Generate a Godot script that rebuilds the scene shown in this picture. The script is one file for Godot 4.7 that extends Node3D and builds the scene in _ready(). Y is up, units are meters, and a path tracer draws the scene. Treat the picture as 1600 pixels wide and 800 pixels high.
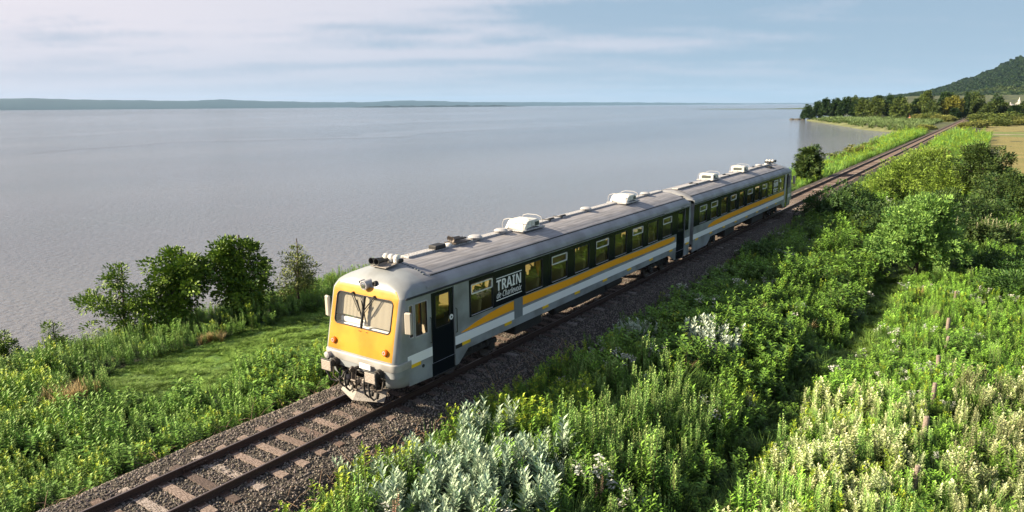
extends Node3D

# ---------------------------------------------------------------- mesh builder
class MB:
	var v := PackedVector3Array()
	var n := PackedVector3Array()
	var c := PackedColorArray()
	var ix := PackedInt32Array()
	var col := Color(1, 1, 1)

	func vert(p: Vector3, nn: Vector3) -> int:
		v.push_back(p)
		n.push_back(nn)
		c.push_back(col)
		return v.size() - 1

	# counter-clockwise seen from outside; stored clockwise as Godot wants
	func tri(a: Vector3, b: Vector3, d: Vector3) -> void:
		var nn := (b - a).cross(d - a)
		if nn.length_squared() < 1e-16:
			return
		nn = nn.normalized()
		var i := vert(a, nn)
		vert(b, nn)
		vert(d, nn)
		ix.append_array([i, i + 2, i + 1])

	func quad(a: Vector3, b: Vector3, d: Vector3, e: Vector3) -> void:
		var nn := (d - a).cross(e - b)
		if nn.length_squared() < 1e-16:
			return
		nn = nn.normalized()
		var i := vert(a, nn)
		vert(b, nn)
		vert(d, nn)
		vert(e, nn)
		ix.append_array([i, i + 2, i + 1, i, i + 3, i + 2])

	# a face turned away from a point inside
	func qout(a: Vector3, b: Vector3, d: Vector3, e: Vector3, inside: Vector3) -> void:
		if (d - a).cross(e - b).dot((a + b + d + e) * 0.25 - inside) < 0.0:
			quad(a, e, d, b)
		else:
			quad(a, b, d, e)

	func tout(a: Vector3, b: Vector3, d: Vector3, inside: Vector3) -> void:
		if (b - a).cross(d - a).dot((a + b + d) / 3.0 - inside) < 0.0:
			tri(a, d, b)
		else:
			tri(a, b, d)

	func box(ctr: Vector3, size: Vector3, bev := 0.0, bs := Basis()) -> void:
		var h := size * 0.5
		if bev <= 0.0:
			var p := []
			for k in 8:
				p.append(ctr + bs * Vector3(h.x if k & 1 else -h.x, h.y if k & 2 else -h.y, h.z if k & 4 else -h.z))
			for f in [[0, 2, 3, 1], [4, 5, 7, 6], [0, 1, 5, 4], [2, 6, 7, 3], [0, 4, 6, 2], [1, 3, 7, 5]]:
				qout(p[f[0]], p[f[1]], p[f[2]], p[f[3]], ctr)
			return
		var px := []
		var py := []
		var pz := []
		for k in 8:
			var s := Vector3(1.0 if k & 1 else -1.0, 1.0 if k & 2 else -1.0, 1.0 if k & 4 else -1.0)
			px.append(ctr + bs * (s * Vector3(h.x, h.y - bev, h.z - bev)))
			py.append(ctr + bs * (s * Vector3(h.x - bev, h.y, h.z - bev)))
			pz.append(ctr + bs * (s * Vector3(h.x - bev, h.y - bev, h.z)))
		for f in [[0, 2, 6, 4], [1, 3, 7, 5]]:
			qout(px[f[0]], px[f[1]], px[f[2]], px[f[3]], ctr)
		for f in [[0, 1, 5, 4], [2, 3, 7, 6]]:
			qout(py[f[0]], py[f[1]], py[f[2]], py[f[3]], ctr)
		for f in [[0, 1, 3, 2], [4, 5, 7, 6]]:
			qout(pz[f[0]], pz[f[1]], pz[f[2]], pz[f[3]], ctr)
		for e in [[0, 4], [1, 5], [2, 6], [3, 7]]:
			qout(px[e[0]], px[e[1]], py[e[1]], py[e[0]], ctr)
		for e in [[0, 2], [1, 3], [4, 6], [5, 7]]:
			qout(px[e[0]], px[e[1]], pz[e[1]], pz[e[0]], ctr)
		for e in [[0, 1], [2, 3], [4, 5], [6, 7]]:
			qout(py[e[0]], py[e[1]], pz[e[1]], pz[e[0]], ctr)
		for k in 8:
			tout(px[k], py[k], pz[k], ctr)

	# smooth sheet through a grid of points; normals turned to the side of (d/drow x d/dcol)
	func sheet(rows: Array, flip := false) -> void:
		var nr := rows.size()
		var nc: int = rows[0].size()
		var base := v.size()
		for r in nr:
			for k in nc:
				var a: Vector3 = rows[maxi(r - 1, 0)][k]
				var b: Vector3 = rows[mini(r + 1, nr - 1)][k]
				var d: Vector3 = rows[r][maxi(k - 1, 0)]
				var e: Vector3 = rows[r][mini(k + 1, nc - 1)]
				var nn := (b - a).cross(e - d)
				nn = nn.normalized() if nn.length_squared() > 1e-18 else Vector3.UP
				vert(rows[r][k], -nn if flip else nn)
		for r in nr - 1:
			for k in nc - 1:
				var i := base + r * nc + k
				var j := i + nc
				# outward (row x col): ccw = i, j, j+1, i+1
				if flip:
					ix.append_array([i, j, j + 1, i, j + 1, i + 1])
				else:
					ix.append_array([i, j + 1, j, i, i + 1, j + 1])

	# round tube along a path with a radius per point
	func tube(path: PackedVector3Array, rad: PackedFloat32Array, sides := 8, caps := true) -> void:
		var rows := []
		var ref := Vector3.UP
		for k in path.size():
			var t := (path[mini(k + 1, path.size() - 1)] - path[maxi(k - 1, 0)]).normalized()
			if k == 0:
				ref = Vector3.RIGHT if absf(t.x) < 0.8 else Vector3.UP
			var u := (ref - t * ref.dot(t)).normalized()
			ref = u
			var w := t.cross(u)
			var ring := PackedVector3Array()
			var r := rad[mini(k, rad.size() - 1)]
			for s in sides + 1:
				var an := TAU * s / sides
				ring.push_back(path[k] + (u * cos(an) + w * sin(an)) * r)
			rows.append(ring)
		# row = along t, col = around; t x around = inward, so flip
		sheet2(rows)
		if caps:
			var ta := (path[0] - path[1]).normalized()
			var last := path.size() - 1
			var tb := (path[last] - path[last - 1]).normalized()
			for s in sides:
				if rad[0] > 0.001:
					tout(path[0], rows[0][s], rows[0][s + 1], path[0] - ta)
				if rad[mini(last, rad.size() - 1)] > 0.001:
					tout(path[last], rows[last][s], rows[last][s + 1], path[last] - tb)

	# as sheet, for closed rings round their own middle (normals away from it)
	func sheet2(rows: Array) -> void:
		var nr := rows.size()
		var nc: int = rows[0].size()
		var base := v.size()
		for r in nr:
			for k in nc:
				var a: Vector3 = rows[maxi(r - 1, 0)][k]
				var b: Vector3 = rows[mini(r + 1, nr - 1)][k]
				var d: Vector3 = rows[r][(k - 1 + nc - 1) % (nc - 1)]
				var e: Vector3 = rows[r][(k + 1) % (nc - 1)]
				var nn := (e - d).cross(b - a)
				vert(rows[r][k], nn.normalized() if nn.length_squared() > 1e-18 else (b - a).normalized())
		for r in nr - 1:
			for k in nc - 1:
				var i := base + r * nc + k
				var j := i + nc
				ix.append_array([i, j, j + 1, i, j + 1, i + 1])

	func cyl(a: Vector3, b: Vector3, r: float, sides := 12, r2 := -1.0) -> void:
		tube(PackedVector3Array([a, b]), PackedFloat32Array([r, r if r2 < 0.0 else r2]), sides)

	# lathe: profile of (radius, height along axis) from origin o
	func lathe(o: Vector3, axis: Vector3, prof: Array, sides := 16) -> void:
		var p := PackedVector3Array()
		var q := PackedFloat32Array()
		var t := axis.normalized()
		var ref := Vector3.RIGHT if absf(t.x) < 0.8 else Vector3.UP
		var u := (ref - t * ref.dot(t)).normalized()
		var w := t.cross(u)
		var rows := []
		for pr in prof:
			var ring := PackedVector3Array()
			for s in sides + 1:
				var an := TAU * s / sides
				ring.push_back(o + t * pr[1] + (u * cos(an) + w * sin(an)) * maxf(pr[0], 0.0005))
			rows.append(ring)
		for r in rows.size() - 1:
			for s in sides:
				var mid: Vector3 = o + t * (prof[r][1] + prof[r + 1][1]) * 0.5
				var a: Vector3 = rows[r][s]
				var b: Vector3 = rows[r][s + 1]
				var d: Vector3 = rows[r + 1][s + 1]
				var e: Vector3 = rows[r + 1][s]
				if absf(prof[r][1] - prof[r + 1][1]) < 1e-5:
					quad(a, b, d, e) if (d - a).cross(e - b).dot(t) * (prof[r][0] - prof[r + 1][0]) > 0.0 else quad(a, e, d, b)
				else:
					qout(a, b, d, e, mid)

	# a flat outline swept along dir (outline in order; planar)
	func prism(pts: PackedVector3Array, dir: Vector3) -> void:
		var nn := Vector3.ZERO
		for k in pts.size():
			nn += pts[k].cross(pts[(k + 1) % pts.size()])
		nn = nn.normalized()
		var ux := (pts[1] - pts[0]).normalized()
		var uy := nn.cross(ux)
		var flat := PackedVector2Array()
		for p in pts:
			flat.push_back(Vector2(p.dot(ux), p.dot(uy)))
		var t := Geometry2D.triangulate_polygon(flat)
		var s := signf(nn.dot(dir))
		for k in range(0, t.size(), 3):
			var a := pts[t[k]]
			var b := pts[t[k + 1]]
			var d := pts[t[k + 2]]
			if (b - a).cross(d - a).dot(nn) * s > 0.0:
				tri(a + dir, b + dir, d + dir)
				tri(a, d, b)
			else:
				tri(a + dir, d + dir, b + dir)
				tri(a, b, d)
		for k in pts.size():
			var a := pts[k]
			var b := pts[(k + 1) % pts.size()]
			if s > 0.0:
				quad(a, b, b + dir, a + dir)
			else:
				quad(a, a + dir, b + dir, b)

	# a leaf: a folded diamond
	func leaf(p: Vector3, dir: Vector3, up: Vector3, ln: float, wd: float, cc: Color) -> void:
		var side := dir.cross(up)
		if side.length_squared() < 1e-8:
			side = dir.cross(Vector3.RIGHT)
		side = side.normalized()
		var nn := side.cross(dir).normalized()
		var m := p + dir * (ln * 0.45) - nn * (ln * 0.03)
		var i := v.size()
		v.push_back(p)
		v.push_back(m + side * (wd * 0.5) + nn * (wd * 0.14))
		v.push_back(p + dir * ln - nn * (ln * 0.12))
		v.push_back(m - side * (wd * 0.5) + nn * (wd * 0.14))
		var na := (nn - side * 0.25).normalized()
		var nb := (nn + side * 0.25).normalized()
		n.push_back(nn)
		n.push_back(na)
		n.push_back(nn)
		n.push_back(nb)
		for k in 4:
			c.push_back(cc)
		ix.append_array([i, i + 2, i + 1, i, i + 3, i + 2])

	func mesh() -> ArrayMesh:
		var a := []
		a.resize(Mesh.ARRAY_MAX)
		a[Mesh.ARRAY_VERTEX] = v
		a[Mesh.ARRAY_NORMAL] = n
		a[Mesh.ARRAY_COLOR] = c
		a[Mesh.ARRAY_INDEX] = ix
		var m := ArrayMesh.new()
		m.add_surface_from_arrays(Mesh.PRIMITIVE_TRIANGLES, a)
		return m


var rng := RandomNumberGenerator.new()
var taken := {}
var M := {}
var noise := FastNoiseLite.new()


func numbered(called: String) -> String:
	if not taken.has(called):
		taken[called] = 0
		return called
	taken[called] += 1
	return "%s_%03d" % [called, taken[called]]


func sibling(parent: Node, called: String) -> String:
	if parent == self:
		return numbered(called)
	var k := 0
	var s := called
	while parent.has_node(NodePath(s)):
		k += 1
		s = "%s_%03d" % [called, k]
	return s


func put(called: String, mesh: Mesh, m: Material, parent: Node = self, at := Vector3.ZERO) -> MeshInstance3D:
	var o := MeshInstance3D.new()
	o.name = sibling(parent, called)
	o.mesh = mesh
	o.material_override = m
	o.position = at
	parent.add_child(o, true)
	return o


func obj(called: String, b: MB, m: Material, parent: Node = self) -> MeshInstance3D:
	return put(called, b.mesh(), m, parent)


func tag(o: Node, label: String, category: String, group := "") -> Node:
	o.set_meta("label", label)
	o.set_meta("category", category)
	if group:
		o.set_meta("group", group)
	return o


func thing(called: String, label: String, category: String, at := Vector3.ZERO, turn := 0.0, group := "") -> Node3D:
	var o := Node3D.new()
	o.name = numbered(called)
	add_child(o)
	o.position = at
	o.rotation.y = turn
	tag(o, label, category, group)
	return o


func structure(o: Node) -> Node:
	o.set_meta("kind", "structure")
	return o


func scatter(called: String, mesh: Mesh, m: Material, xf: Array, cols: Array, parent: Node = self) -> MultiMeshInstance3D:
	var mm := MultiMesh.new()
	mm.transform_format = MultiMesh.TRANSFORM_3D
	mm.use_colors = true
	mm.mesh = mesh
	mm.instance_count = xf.size()
	for k in xf.size():
		mm.set_instance_transform(k, xf[k])
		mm.set_instance_color(k, cols[k])
	var o := MultiMeshInstance3D.new()
	o.name = sibling(parent, called)
	o.multimesh = mm
	o.material_override = m
	parent.add_child(o, true)
	o.set_meta("kind", "stuff")
	return o


# linear albedo -> the sRGB colour a material wants
func L(r: float, g: float, b: float) -> Color:
	return Color(r, g, b).linear_to_srgb()


func mat(nm: String, c: Color, rough := 0.7, metal := 0.0) -> StandardMaterial3D:
	var m := StandardMaterial3D.new()
	m.resource_name = nm
	m.albedo_color = c
	m.roughness = rough
	m.metallic = metal
	M[nm] = m
	return m


func noise_tex(freq: float, lo: Color, hi: Color, type := FastNoiseLite.TYPE_SIMPLEX_SMOOTH, oct := 4, size := 512, sd := 1, mid := -1.0) -> NoiseTexture2D:
	var f := FastNoiseLite.new()
	f.noise_type = type
	f.frequency = freq
	f.fractal_octaves = oct
	f.seed = sd
	var t := NoiseTexture2D.new()
	t.width = size
	t.height = size
	t.seamless = true
	t.noise = f
	var g := Gradient.new()
	g.set_color(0, lo)
	g.set_color(1, hi)
	if mid >= 0.0:
		g.set_offset(0, maxf(mid - 0.25, 0.0))
		g.set_offset(1, minf(mid + 0.25, 1.0))
	t.color_ramp = g
	return t


func grain(m: StandardMaterial3D, t: Texture2D, scale: float, relief := 0.0, ht: Texture2D = null) -> StandardMaterial3D:
	m.albedo_texture = t
	m.uv1_triplanar = true
	m.uv1_world_triplanar = true
	m.uv1_scale = Vector3.ONE * scale
	if relief > 0.0:
		m.heightmap_enabled = true
		m.heightmap_texture = ht if ht else t
		m.heightmap_scale = relief
	return m


func rr(a: float, b: float) -> float:
	return rng.randf_range(a, b)


func _ready() -> void:
	rng.seed = 11
	# ---- camera
	var cam := Camera3D.new()
	cam.name = "camera"
	add_child(cam)
	var yaw := 0.6058
	var pitch := 0.2136
	var roll := -0.0072
	var fw := Vector3(-sin(yaw) * cos(pitch), -sin(pitch), -cos(yaw) * cos(pitch))
	var rt := Vector3(cos(yaw), 0, -sin(yaw))
	var up := rt.cross(fw)
	var r2 := rt * cos(roll) + up * sin(roll)
	var u2 := up * cos(roll) - rt * sin(roll)
	cam.transform = Transform3D(Basis(r2, u2, -fw), Vector3(14.04, 8.19, 12.85))
	cam.fov = rad_to_deg(2.0 * atan(400.0 / 1083.0))
	cam.near = 0.1
	cam.far = 120000.0
	cam.current = true
	# ---- sky, sun, air, exposure
	var sun_el := deg_to_rad(28.0)
	var sun_to := Vector3(-0.78 * cos(sun_el), sin(sun_el), 0.625 * cos(sun_el)).normalized()
	var env := Environment.new()
	env.background_mode = Environment.BG_SKY
	var sky := Sky.new()
	var sm := PanoramaSkyMaterial.new()
	sm.panorama = sky_image(sun_to)
	sky.sky_material = sm
	env.sky = sky
	env.background_energy_multiplier = 0.45
	env.tonemap_mode = Environment.TONE_MAPPER_LINEAR
	env.tonemap_exposure = 2.9
	env.sdfgi_enabled = true
	env.ssao_enabled = true
	env.ssil_enabled = true
	env.fog_enabled = true
	env.fog_density = 0.000022
	env.fog_light_color = Color(0.62, 0.76, 0.92)
	var we := WorldEnvironment.new()
	we.name = "world_environment"
	we.environment = env
	add_child(we)
	var sun := DirectionalLight3D.new()
	sun.name = "sun"
	add_child(sun)
	sun.basis = Basis.looking_at(-sun_to, Vector3.UP)
	sun.light_color = Color(1.0, 0.935, 0.81)
	sun.light_energy = 1.6
	sun.light_angular_distance = 0.5
	sun.shadow_enabled = true
	# ---- place
	noise.noise_type = FastNoiseLite.TYPE_SIMPLEX_SMOOTH
	noise.frequency = 0.02
	noise.fractal_octaves = 3
	noise.seed = 5
	materials()
	setting()
	track()
	trains()
	trees()
	far_trees()
	vegetation()
	small_things()


func win_list(first: float, pitch_z: float, count: int, kinds: String) -> Array:
	var a := []
	for k in count:
		var z := first - pitch_z * k
		a.append([z, z - 1.14, 1.96, 2.92, kinds[k]])
	return a


func trains() -> void:
	var zend := -21.65
	# ---- leading car: its +x side faces the camera
	var right := {"windows": [[-0.40, -0.575, 1.96, 2.90, "k"], [-0.64, -1.16, 1.93, 2.90, "k"], [-3.12, -4.28, 1.93, 2.92, "o"], [-6.12, -7.24, 1.96, 2.95, "p", "orange_panel"]]}
	right.windows.append_array(win_list(-7.82, 1.69, 7, "bpopopb"))
	right.doors = [[-1.33, -2.35, 1], [-19.80, -20.90]]
	right.band = [-3.06, -21.4]
	right.stripe = [[-0.30, -1.32], [-2.36, -19.78], [-20.92, -21.6]]
	right.valance = [[[-0.34, 0.94], [-0.34, 0.60], [-1.30, 0.56], [-1.30, 0.94]], [[-2.37, 0.94], [-2.37, 0.57], [-2.5, 0.57], [-2.98, 0.94]], [[-18.9, 0.94], [-19.62, 0.57], [-19.78, 0.57], [-19.78, 0.94]], [[-20.92, 0.94], [-20.92, 0.55], [-21.6, 0.55], [-21.6, 0.94]]]
	var sw := [[-2.62, 1.52], [-2.85, 1.50], [-3.6, 1.515], [-4.6, 1.54], [-5.44, 1.55], [-5.44, 1.845], [-4.9, 1.83], [-4.2, 1.775], [-3.4, 1.67], [-2.85, 1.56]]
	var sw2 := [[-5.98, 1.575], [-8.0, 1.56], [-9.7, 1.57], [-11.5, 1.60], [-13.0, 1.60], [-16.0, 1.565], [-18.8, 1.55], [-19.5, 1.60], [-19.62, 1.70], [-19.45, 1.79], [-18.0, 1.82], [-16.0, 1.80], [-13.0, 1.85], [-11.0, 1.845], [-9.6, 1.82], [-8.2, 1.83], [-5.98, 1.86]]
	right.swoosh = [sw, sw2]
	right.reflectors = [-0.62, -2.87, -5.10, -7.43, -9.74, -12.05, -14.37, -16.71, -19.12, -21.3]
	var left := {"windows": [[-0.64, -1.16, 1.93, 2.90, "k"]]}
	left.windows.append_array(win_list(-3.12, 1.69, 10, "popopopopo"))
	left.doors = [[-1.33, -2.35, 1], [-19.95, -20.95]]
	left.band = [-3.06, -21.4]
	left.stripe = [[-0.30, -1.32], [-2.36, -19.9], [-20.97, -21.6]]
	left.valance = [[[-0.34, 0.94], [-0.34, 0.60], [-1.30, 0.56], [-1.30, 0.94]], [[-2.37, 0.94], [-2.37, 0.57], [-2.5, 0.57], [-2.98, 0.94]]]
	left.swoosh = [sw2]
	left.reflectors = [-0.62, -2.87, -5.10, -7.43, -9.74]
	var boxes := [[0.55, 0.66, -6.7, 1.3, 0.34, 1.7], [-0.6, 0.62, -8.6, 1.4, 0.4, 2.6], [0.2, 0.60, -11.6, 1.7, 0.44, 3.0], [-0.5, 0.62, -14.4, 1.5, 0.4, 1.8]]
	var car := thing("railcar", "grey diesel railcar with yellow front leading the two car train", "railcar")
	railcar(car, {"len": zend, "r": right, "l": left, "bogies": [-3.75, -18.6], "boxes": boxes, "tanks": [-9.4, -13.6], "bulk": -19.5, "vest": true})
	cab_details(car, false)
	var zs := []
	for k in 9:
		zs.append(-3.5 - 1.69 * k)
		zs.append(-4.3 - 1.69 * k)
	seats(car, zs)
	for z in [-8.15, -16.6]:
		ac_unit(car, z, z < -8.5 and false)
	lettering(car, W + 0.008, -4.45)
	# grey pillar sheet between the stripes
	var b := MB.new()
	b.box(V(W + 0.012, 1.545, -5.71), V(0.008, 0.68, 0.50), 0.002)
	for k in 5:
		b.box(V(W + 0.018, 1.545, -5.52 - 0.095 * k), V(0.008, 0.66, 0.018), 0.002)
	obj("side_grille", b, M.hatch_grey, car)
	# step plate and grab rails by the doors
	for q in [-1.27, -2.41]:
		b = MB.new()
		b.tube(PackedVector3Array([V(W, 2.35, q), V(W + 0.05, 2.33, q), V(W + 0.05, 1.62, q), V(W, 1.60, q)]), PackedFloat32Array([0.014]), 6)
		obj("grab_rail", b, M.black_matt, car)
	b = MB.new()
	b.lathe(V(W, 1.02, -0.92), V(1, 0, 0), [[0.05, 0.0], [0.05, 0.012], [0.03, 0.014], [0.0, 0.0141]], 14)
	obj("fuel_cap", b, M.rubber, car)
	# black strip left of the first reflector behind the door
	b = MB.new()
	b.box(V(W + 0.006, 1.14, -2.52), V(0.014, 0.12, 0.30), 0.003)
	obj("door_buffer_strip", b, M.rubber, car)
	# long drip strips above door and end door
	for q in [[-0.3, -4.3], [-18.1, -20.2], [-20.6, -21.5]]:
		b = MB.new()
		b.box(V(W + 0.018, 3.085 if q[0] > -5 else 3.12, (q[0] + q[1]) * 0.5), V(0.035, 0.03, q[0] - q[1]), 0.006)
		obj("drip_strip", b, M.black_matt if q[0] > -5 else M.vent_grey, car)
	for sx in [-1.0, 1.0]:  # beige sheets added behind the panes to brighten the windscreen
		var rows0 := [PackedVector3Array(), PackedVector3Array()]
		for k in 41:
			var x: float = sx * (0.06 + 1.06 * k / 40.0)
			var pl := 0.004 * sin(k * 1.1) if sx < 0.0 else 0.002 * sin(k * 0.7)
			rows0[0].push_back(V(x, 2.18 if sx > 0.0 else 2.36, -0.13 + pl - (0.04 if sx < 0.0 else 0.0)))
			rows0[1].push_back(V(x, 3.02, -0.30 + pl))
		var cb := MB.new()
		cb.sheet(rows0, sx > 0.0)
		obj("added_blind", cb, M.added_cloth, car)
	roof_gear(car, [[-3.45, "box"], [-4.55, "horn"], [-5.35, "disc"], [-6.85, "disc"], [-10.0, "strap"], [-10.9, "strap"], [-13.1, "disc"], [-19.2, "disc"]])
	front_horns(car)
	# ---- trailing car, turned round: its -x side faces the camera
	var l2 := {"windows": [], "doors": [], "valance": []}
	var zoff := -43.35
	var cw := []
	var kinds := "oopopbpoop"
	var starts := [-22.95, -24.75, -26.50, -28.20, -29.88, -31.58, -33.28, -34.98, -37.88, -39.75]
	for k in starts.size():
		var a: float = starts[k]
		cw.append([zoff - a + 1.15, zoff - a, 1.95, 2.90, kinds[k]])
	cw.append([zoff + 37.70, zoff + 36.55, 1.95, 2.90, "p"])
	cw.append([-0.64, -1.10, 1.93, 2.90, "k"])
	l2.windows = cw
	l2.doors = [[-1.16, -1.86]]
	l2.band = [-2.32, -21.2]
	l2.stripe = [[-0.30, -1.14], [-2.30, -21.2]]
	l2.valance = [[[-0.34, 0.94], [-0.34, 0.60], [-1.14, 0.56], [-1.14, 0.94]], [[-1.88, 0.94], [-1.88, 0.57], [-2.3, 0.57], [-2.9, 0.94]], [[-18.4, 0.94], [-18.95, 0.56], [-21.22, 0.53], [-21.22, 0.94]]]
	var s3 := []
	for q in [[-24.35, 1.54], [-24.9, 1.50], [-28.0, 1.55], [-31.0, 1.57], [-35.0, 1.56], [-41.0, 1.57], [-41.0, 1.83], [-36.0, 1.84], [-31.0, 1.845], [-27.5, 1.82], [-25.5, 1.76], [-24.6, 1.66]]:
		s3.append([zoff - q[0], q[1]])
	l2.swoosh = [s3]
	l2.reflectors = []
	for z in [-22.7, -24.96, -27.2, -29.45, -31.7, -34.1, -36.55, -38.85]:
		l2.reflectors.append(zoff - z)
	var rr2 := {"windows": win_list(-3.12, 1.69, 10, "ooppoopoop"), "doors": [[-1.33, -2.35, 1]], "valance": [], "band": [-3.06, -21.2], "stripe": [[-2.36, -21.2]], "swoosh": [sw2], "reflectors": []}
	var car2 := thing("railcar", "grey trailing railcar coupled behind the yellow fronted railcar", "railcar", V(0, 0, zoff), PI)
	railcar(car2, {"len": -21.2, "r": rr2, "l": l2, "bogies": [-3.75, -17.6], "boxes": boxes, "tanks": [-9.0], "bulk": -19.5})
	cab_details(car2, true)
	zs = []
	for k in 10:
		zs.append(-3.5 - 1.69 * k)
		zs.append(-4.3 - 1.69 * k)
	seats(car2, zs)
	for z in [zoff + 28.35, zoff + 34.45]:
		ac_unit(car2, z, false)
	b = MB.new()
	b.box(V(-W - 0.004, 2.02, -2.09), V(0.03, 2.2, 0.40), 0.008)
	obj("end_post", b, M.vent_grey, car2)
	# lettering panel in the ninth window and a white pennant mark
	var pz := zoff + 38.45
	b = MB.new()
	for q in [2.83, 2.08]:
		b.box(V(-W - 0.012, q, pz), V(0.006, 0.035, 1.05), 0.001)
	obj("lettering_rule", b, M.lettering, car2)
	var o := put("lettering", text_mesh("TRAIN", 0.42, true), M.lettering, car2, V(-W - 0.010, 2.55, pz))
	o.rotation.y = -PI / 2
	o = put("lettering", text_mesh("de Charlevoix", 0.20, false), M.lettering, car2, V(-W - 0.010, 2.24, pz))
	o.rotation.y = -PI / 2
	b = MB.new()
	b.prism(PackedVector3Array([V(-W - 0.010, 2.95, zoff + 39.45), V(-W - 0.010, 2.62, zoff + 39.50), V(-W - 0.010, 2.62, zoff + 40.05)]), V(-0.006, 0, 0))
	obj("pennant_mark", b, M.lettering, car2)
	roof_gear(car2, [[zoff + 25.4, "strap"], [zoff + 31.2, "strap"], [zoff + 37.6, "strap"], [zoff + 38.7, "disc"], [zoff + 41.0, "box"]])
	front_horns(car2)
	# soot on the roof by the exhaust
	b = MB.new()
	var rows := []
	for k in 9:
		var row := PackedVector3Array()
		for j in 9:
			var a := TAU * k / 8.0
			var r := j / 8.0
			var x := -0.62 + cos(a) * r * 0.28 * (1.0 + 0.3 * sin(a * 3.0))
			row.push_back(V(x, roof_y(x) + 0.028, zoff + 39.6 + sin(a) * r * 0.8 * (1.0 + 0.25 * cos(a * 2.0))))
		rows.append(row)
	b.sheet(rows, false)
	obj("soot_stain", b, M.black_matt, car2)
	b = MB.new()
	b.lathe(V(-0.62, 3.60, zoff + 39.7), Vector3.UP, [[0.16, 0.0], [0.16, 0.12], [0.12, 0.14], [0.11, 0.06], [0.0, 0.05]], 14)
	obj("exhaust_stack", b, M.black_matt, car2)
	# ---- gangway bellows between the cars
	b = MB.new()
	rows = []
	for k in 13:
		var z := zend + 0.02 - 0.50 * k / 12.0
		var q := 0.0 if k % 2 else 0.05
		rows.append(PackedVector3Array([V(1.0 - q, 0.95, z), V(1.0 - q, 2.6, z), V(0.85 - q, 3.1 - q, z), V(0.4, 3.36 - q, z), V(-0.4, 3.36 - q, z), V(-0.85 + q, 3.1 - q, z), V(-1.0 + q, 2.6, z), V(-1.0 + q, 0.95, z)]))
	b.sheet(rows, false)
	b.box(V(0, 0.98, zend - 0.24), V(0.9, 0.3, 0.5), 0.03)
	o = obj("gangway_bellows", b, M.rubber, car)


func lettering(car: Node3D, x: float, z0: float) -> void:
	var zc := z0 - 0.735
	var b := MB.new()
	for q in [2.80, 2.075]:
		b.box(V(x + 0.002, q, zc), V(0.008, 0.028, 1.46), 0.001)
	obj("lettering_rule", b, M.lettering, car)
	var o := put("lettering", text_mesh("TRAIN", 0.50, true), M.lettering, car, V(x, 2.555, zc))
	o.rotation.y = PI / 2
	var aabb: AABB = o.mesh.get_aabb()
	o.scale = V(1.40 / aabb.size.x, 0.36 / aabb.size.y, 1)
	o = put("lettering", text_mesh("de Charlevoix", 0.26, false), M.lettering, car, V(x, 2.235, zc))
	aabb = o.mesh.get_aabb()
	# a slanted hand: the letters lean
	var bs := Basis(Vector3.UP, PI / 2) * Basis(V(1.40 / aabb.size.x, 0, 0), V(0.25, 0.21 / aabb.size.y, 0), V(0, 0, 1))
	o.transform = Transform3D(bs, V(x, 2.235, zc))


func roof_gear(car: Node3D, list: Array) -> void:
	for q in list:
		var z: float = q[0]
		var b := MB.new()
		match q[1]:
			"box":
				b.box(V(-0.12, 3.86, z), V(0.34, 0.14, 0.5), 0.03)
				obj("roof_hatch", b, M.black_matt, car)
				b = MB.new()
				b.lathe(V(-0.12, 3.80, z - 0.55), Vector3.UP, [[0.11, 0.0], [0.11, 0.05], [0.07, 0.08], [0.0, 0.085]], 14)
				obj("roof_vent", b, M.unit_white, car)
			"disc":
				b.lathe(V(-0.08, 3.76, z), Vector3.UP, [[0.12, 0.0], [0.12, 0.08], [0.24, 0.09], [0.25, 0.12], [0.17, 0.17], [0.0, 0.185]], 20)
				obj("roof_vent", b, M.vent_grey, car)
			"strap":
				b.box(V(-0.16, 3.80, z), V(0.42, 0.06, 0.10), 0.01)
				b.box(V(-0.05, 3.83, z - 0.2), V(0.10, 0.07, 0.42), 0.02)
				obj("duct_clamp", b, M.black_matt, car)
			"horn":
				b.box(V(-0.18, 3.84, z), V(0.5, 0.03, 0.8), 0.006)
				for k in 3:
					b.lathe(V(-0.35 + 0.14 * k, 3.93, z - 0.3), V(0, 0.05, 1), [[0.0, 0.0], [0.03, 0.01], [0.03, 0.28], [0.05, 0.45 + 0.08 * k], [0.085, 0.55 + 0.08 * k], [0.0, 0.50 + 0.08 * k]], 12)
				obj("air_horn", b, M.dirty_steel, car)


func front_horns(car: Node3D) -> void:
	var b := MB.new()
	b.box(V(0.02, 3.775, -1.05), V(0.62, 0.03, 0.66), 0.006, Basis(Vector3.RIGHT, 0.10))
	var o := obj("horn_bracket", b, M.plow_paint, car)
	for k in 2:
		b = MB.new()
		b.lathe(V(-0.22 + 0.20 * k, 3.88, -1.35), V(0, 0.02, 1), [[0.0, 0.0], [0.045, 0.02], [0.045, 0.30], [0.065, 0.52], [0.105, 0.66], [0.09, 0.655], [0.04, 0.5], [0.0, 0.5]], 14)
		obj("horn", b, M.black_matt, o)
	for k in 3:
		b = MB.new()
		b.lathe(V(-0.18 + 0.21 * k, 3.88, -1.25), V(0, 1, 0), [[0.10, -0.06], [0.10, 0.06], [0.085, 0.11], [0.05, 0.145], [0.0, 0.155]], 14)
		obj("antenna_dome", b, M.unit_white, o)
	b = MB.new()
	b.box(V(0.06, 3.86, -1.30), V(0.66, 0.11, 0.22), 0.03)
	obj("horn_valve", b, M.black_matt, o)


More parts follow.
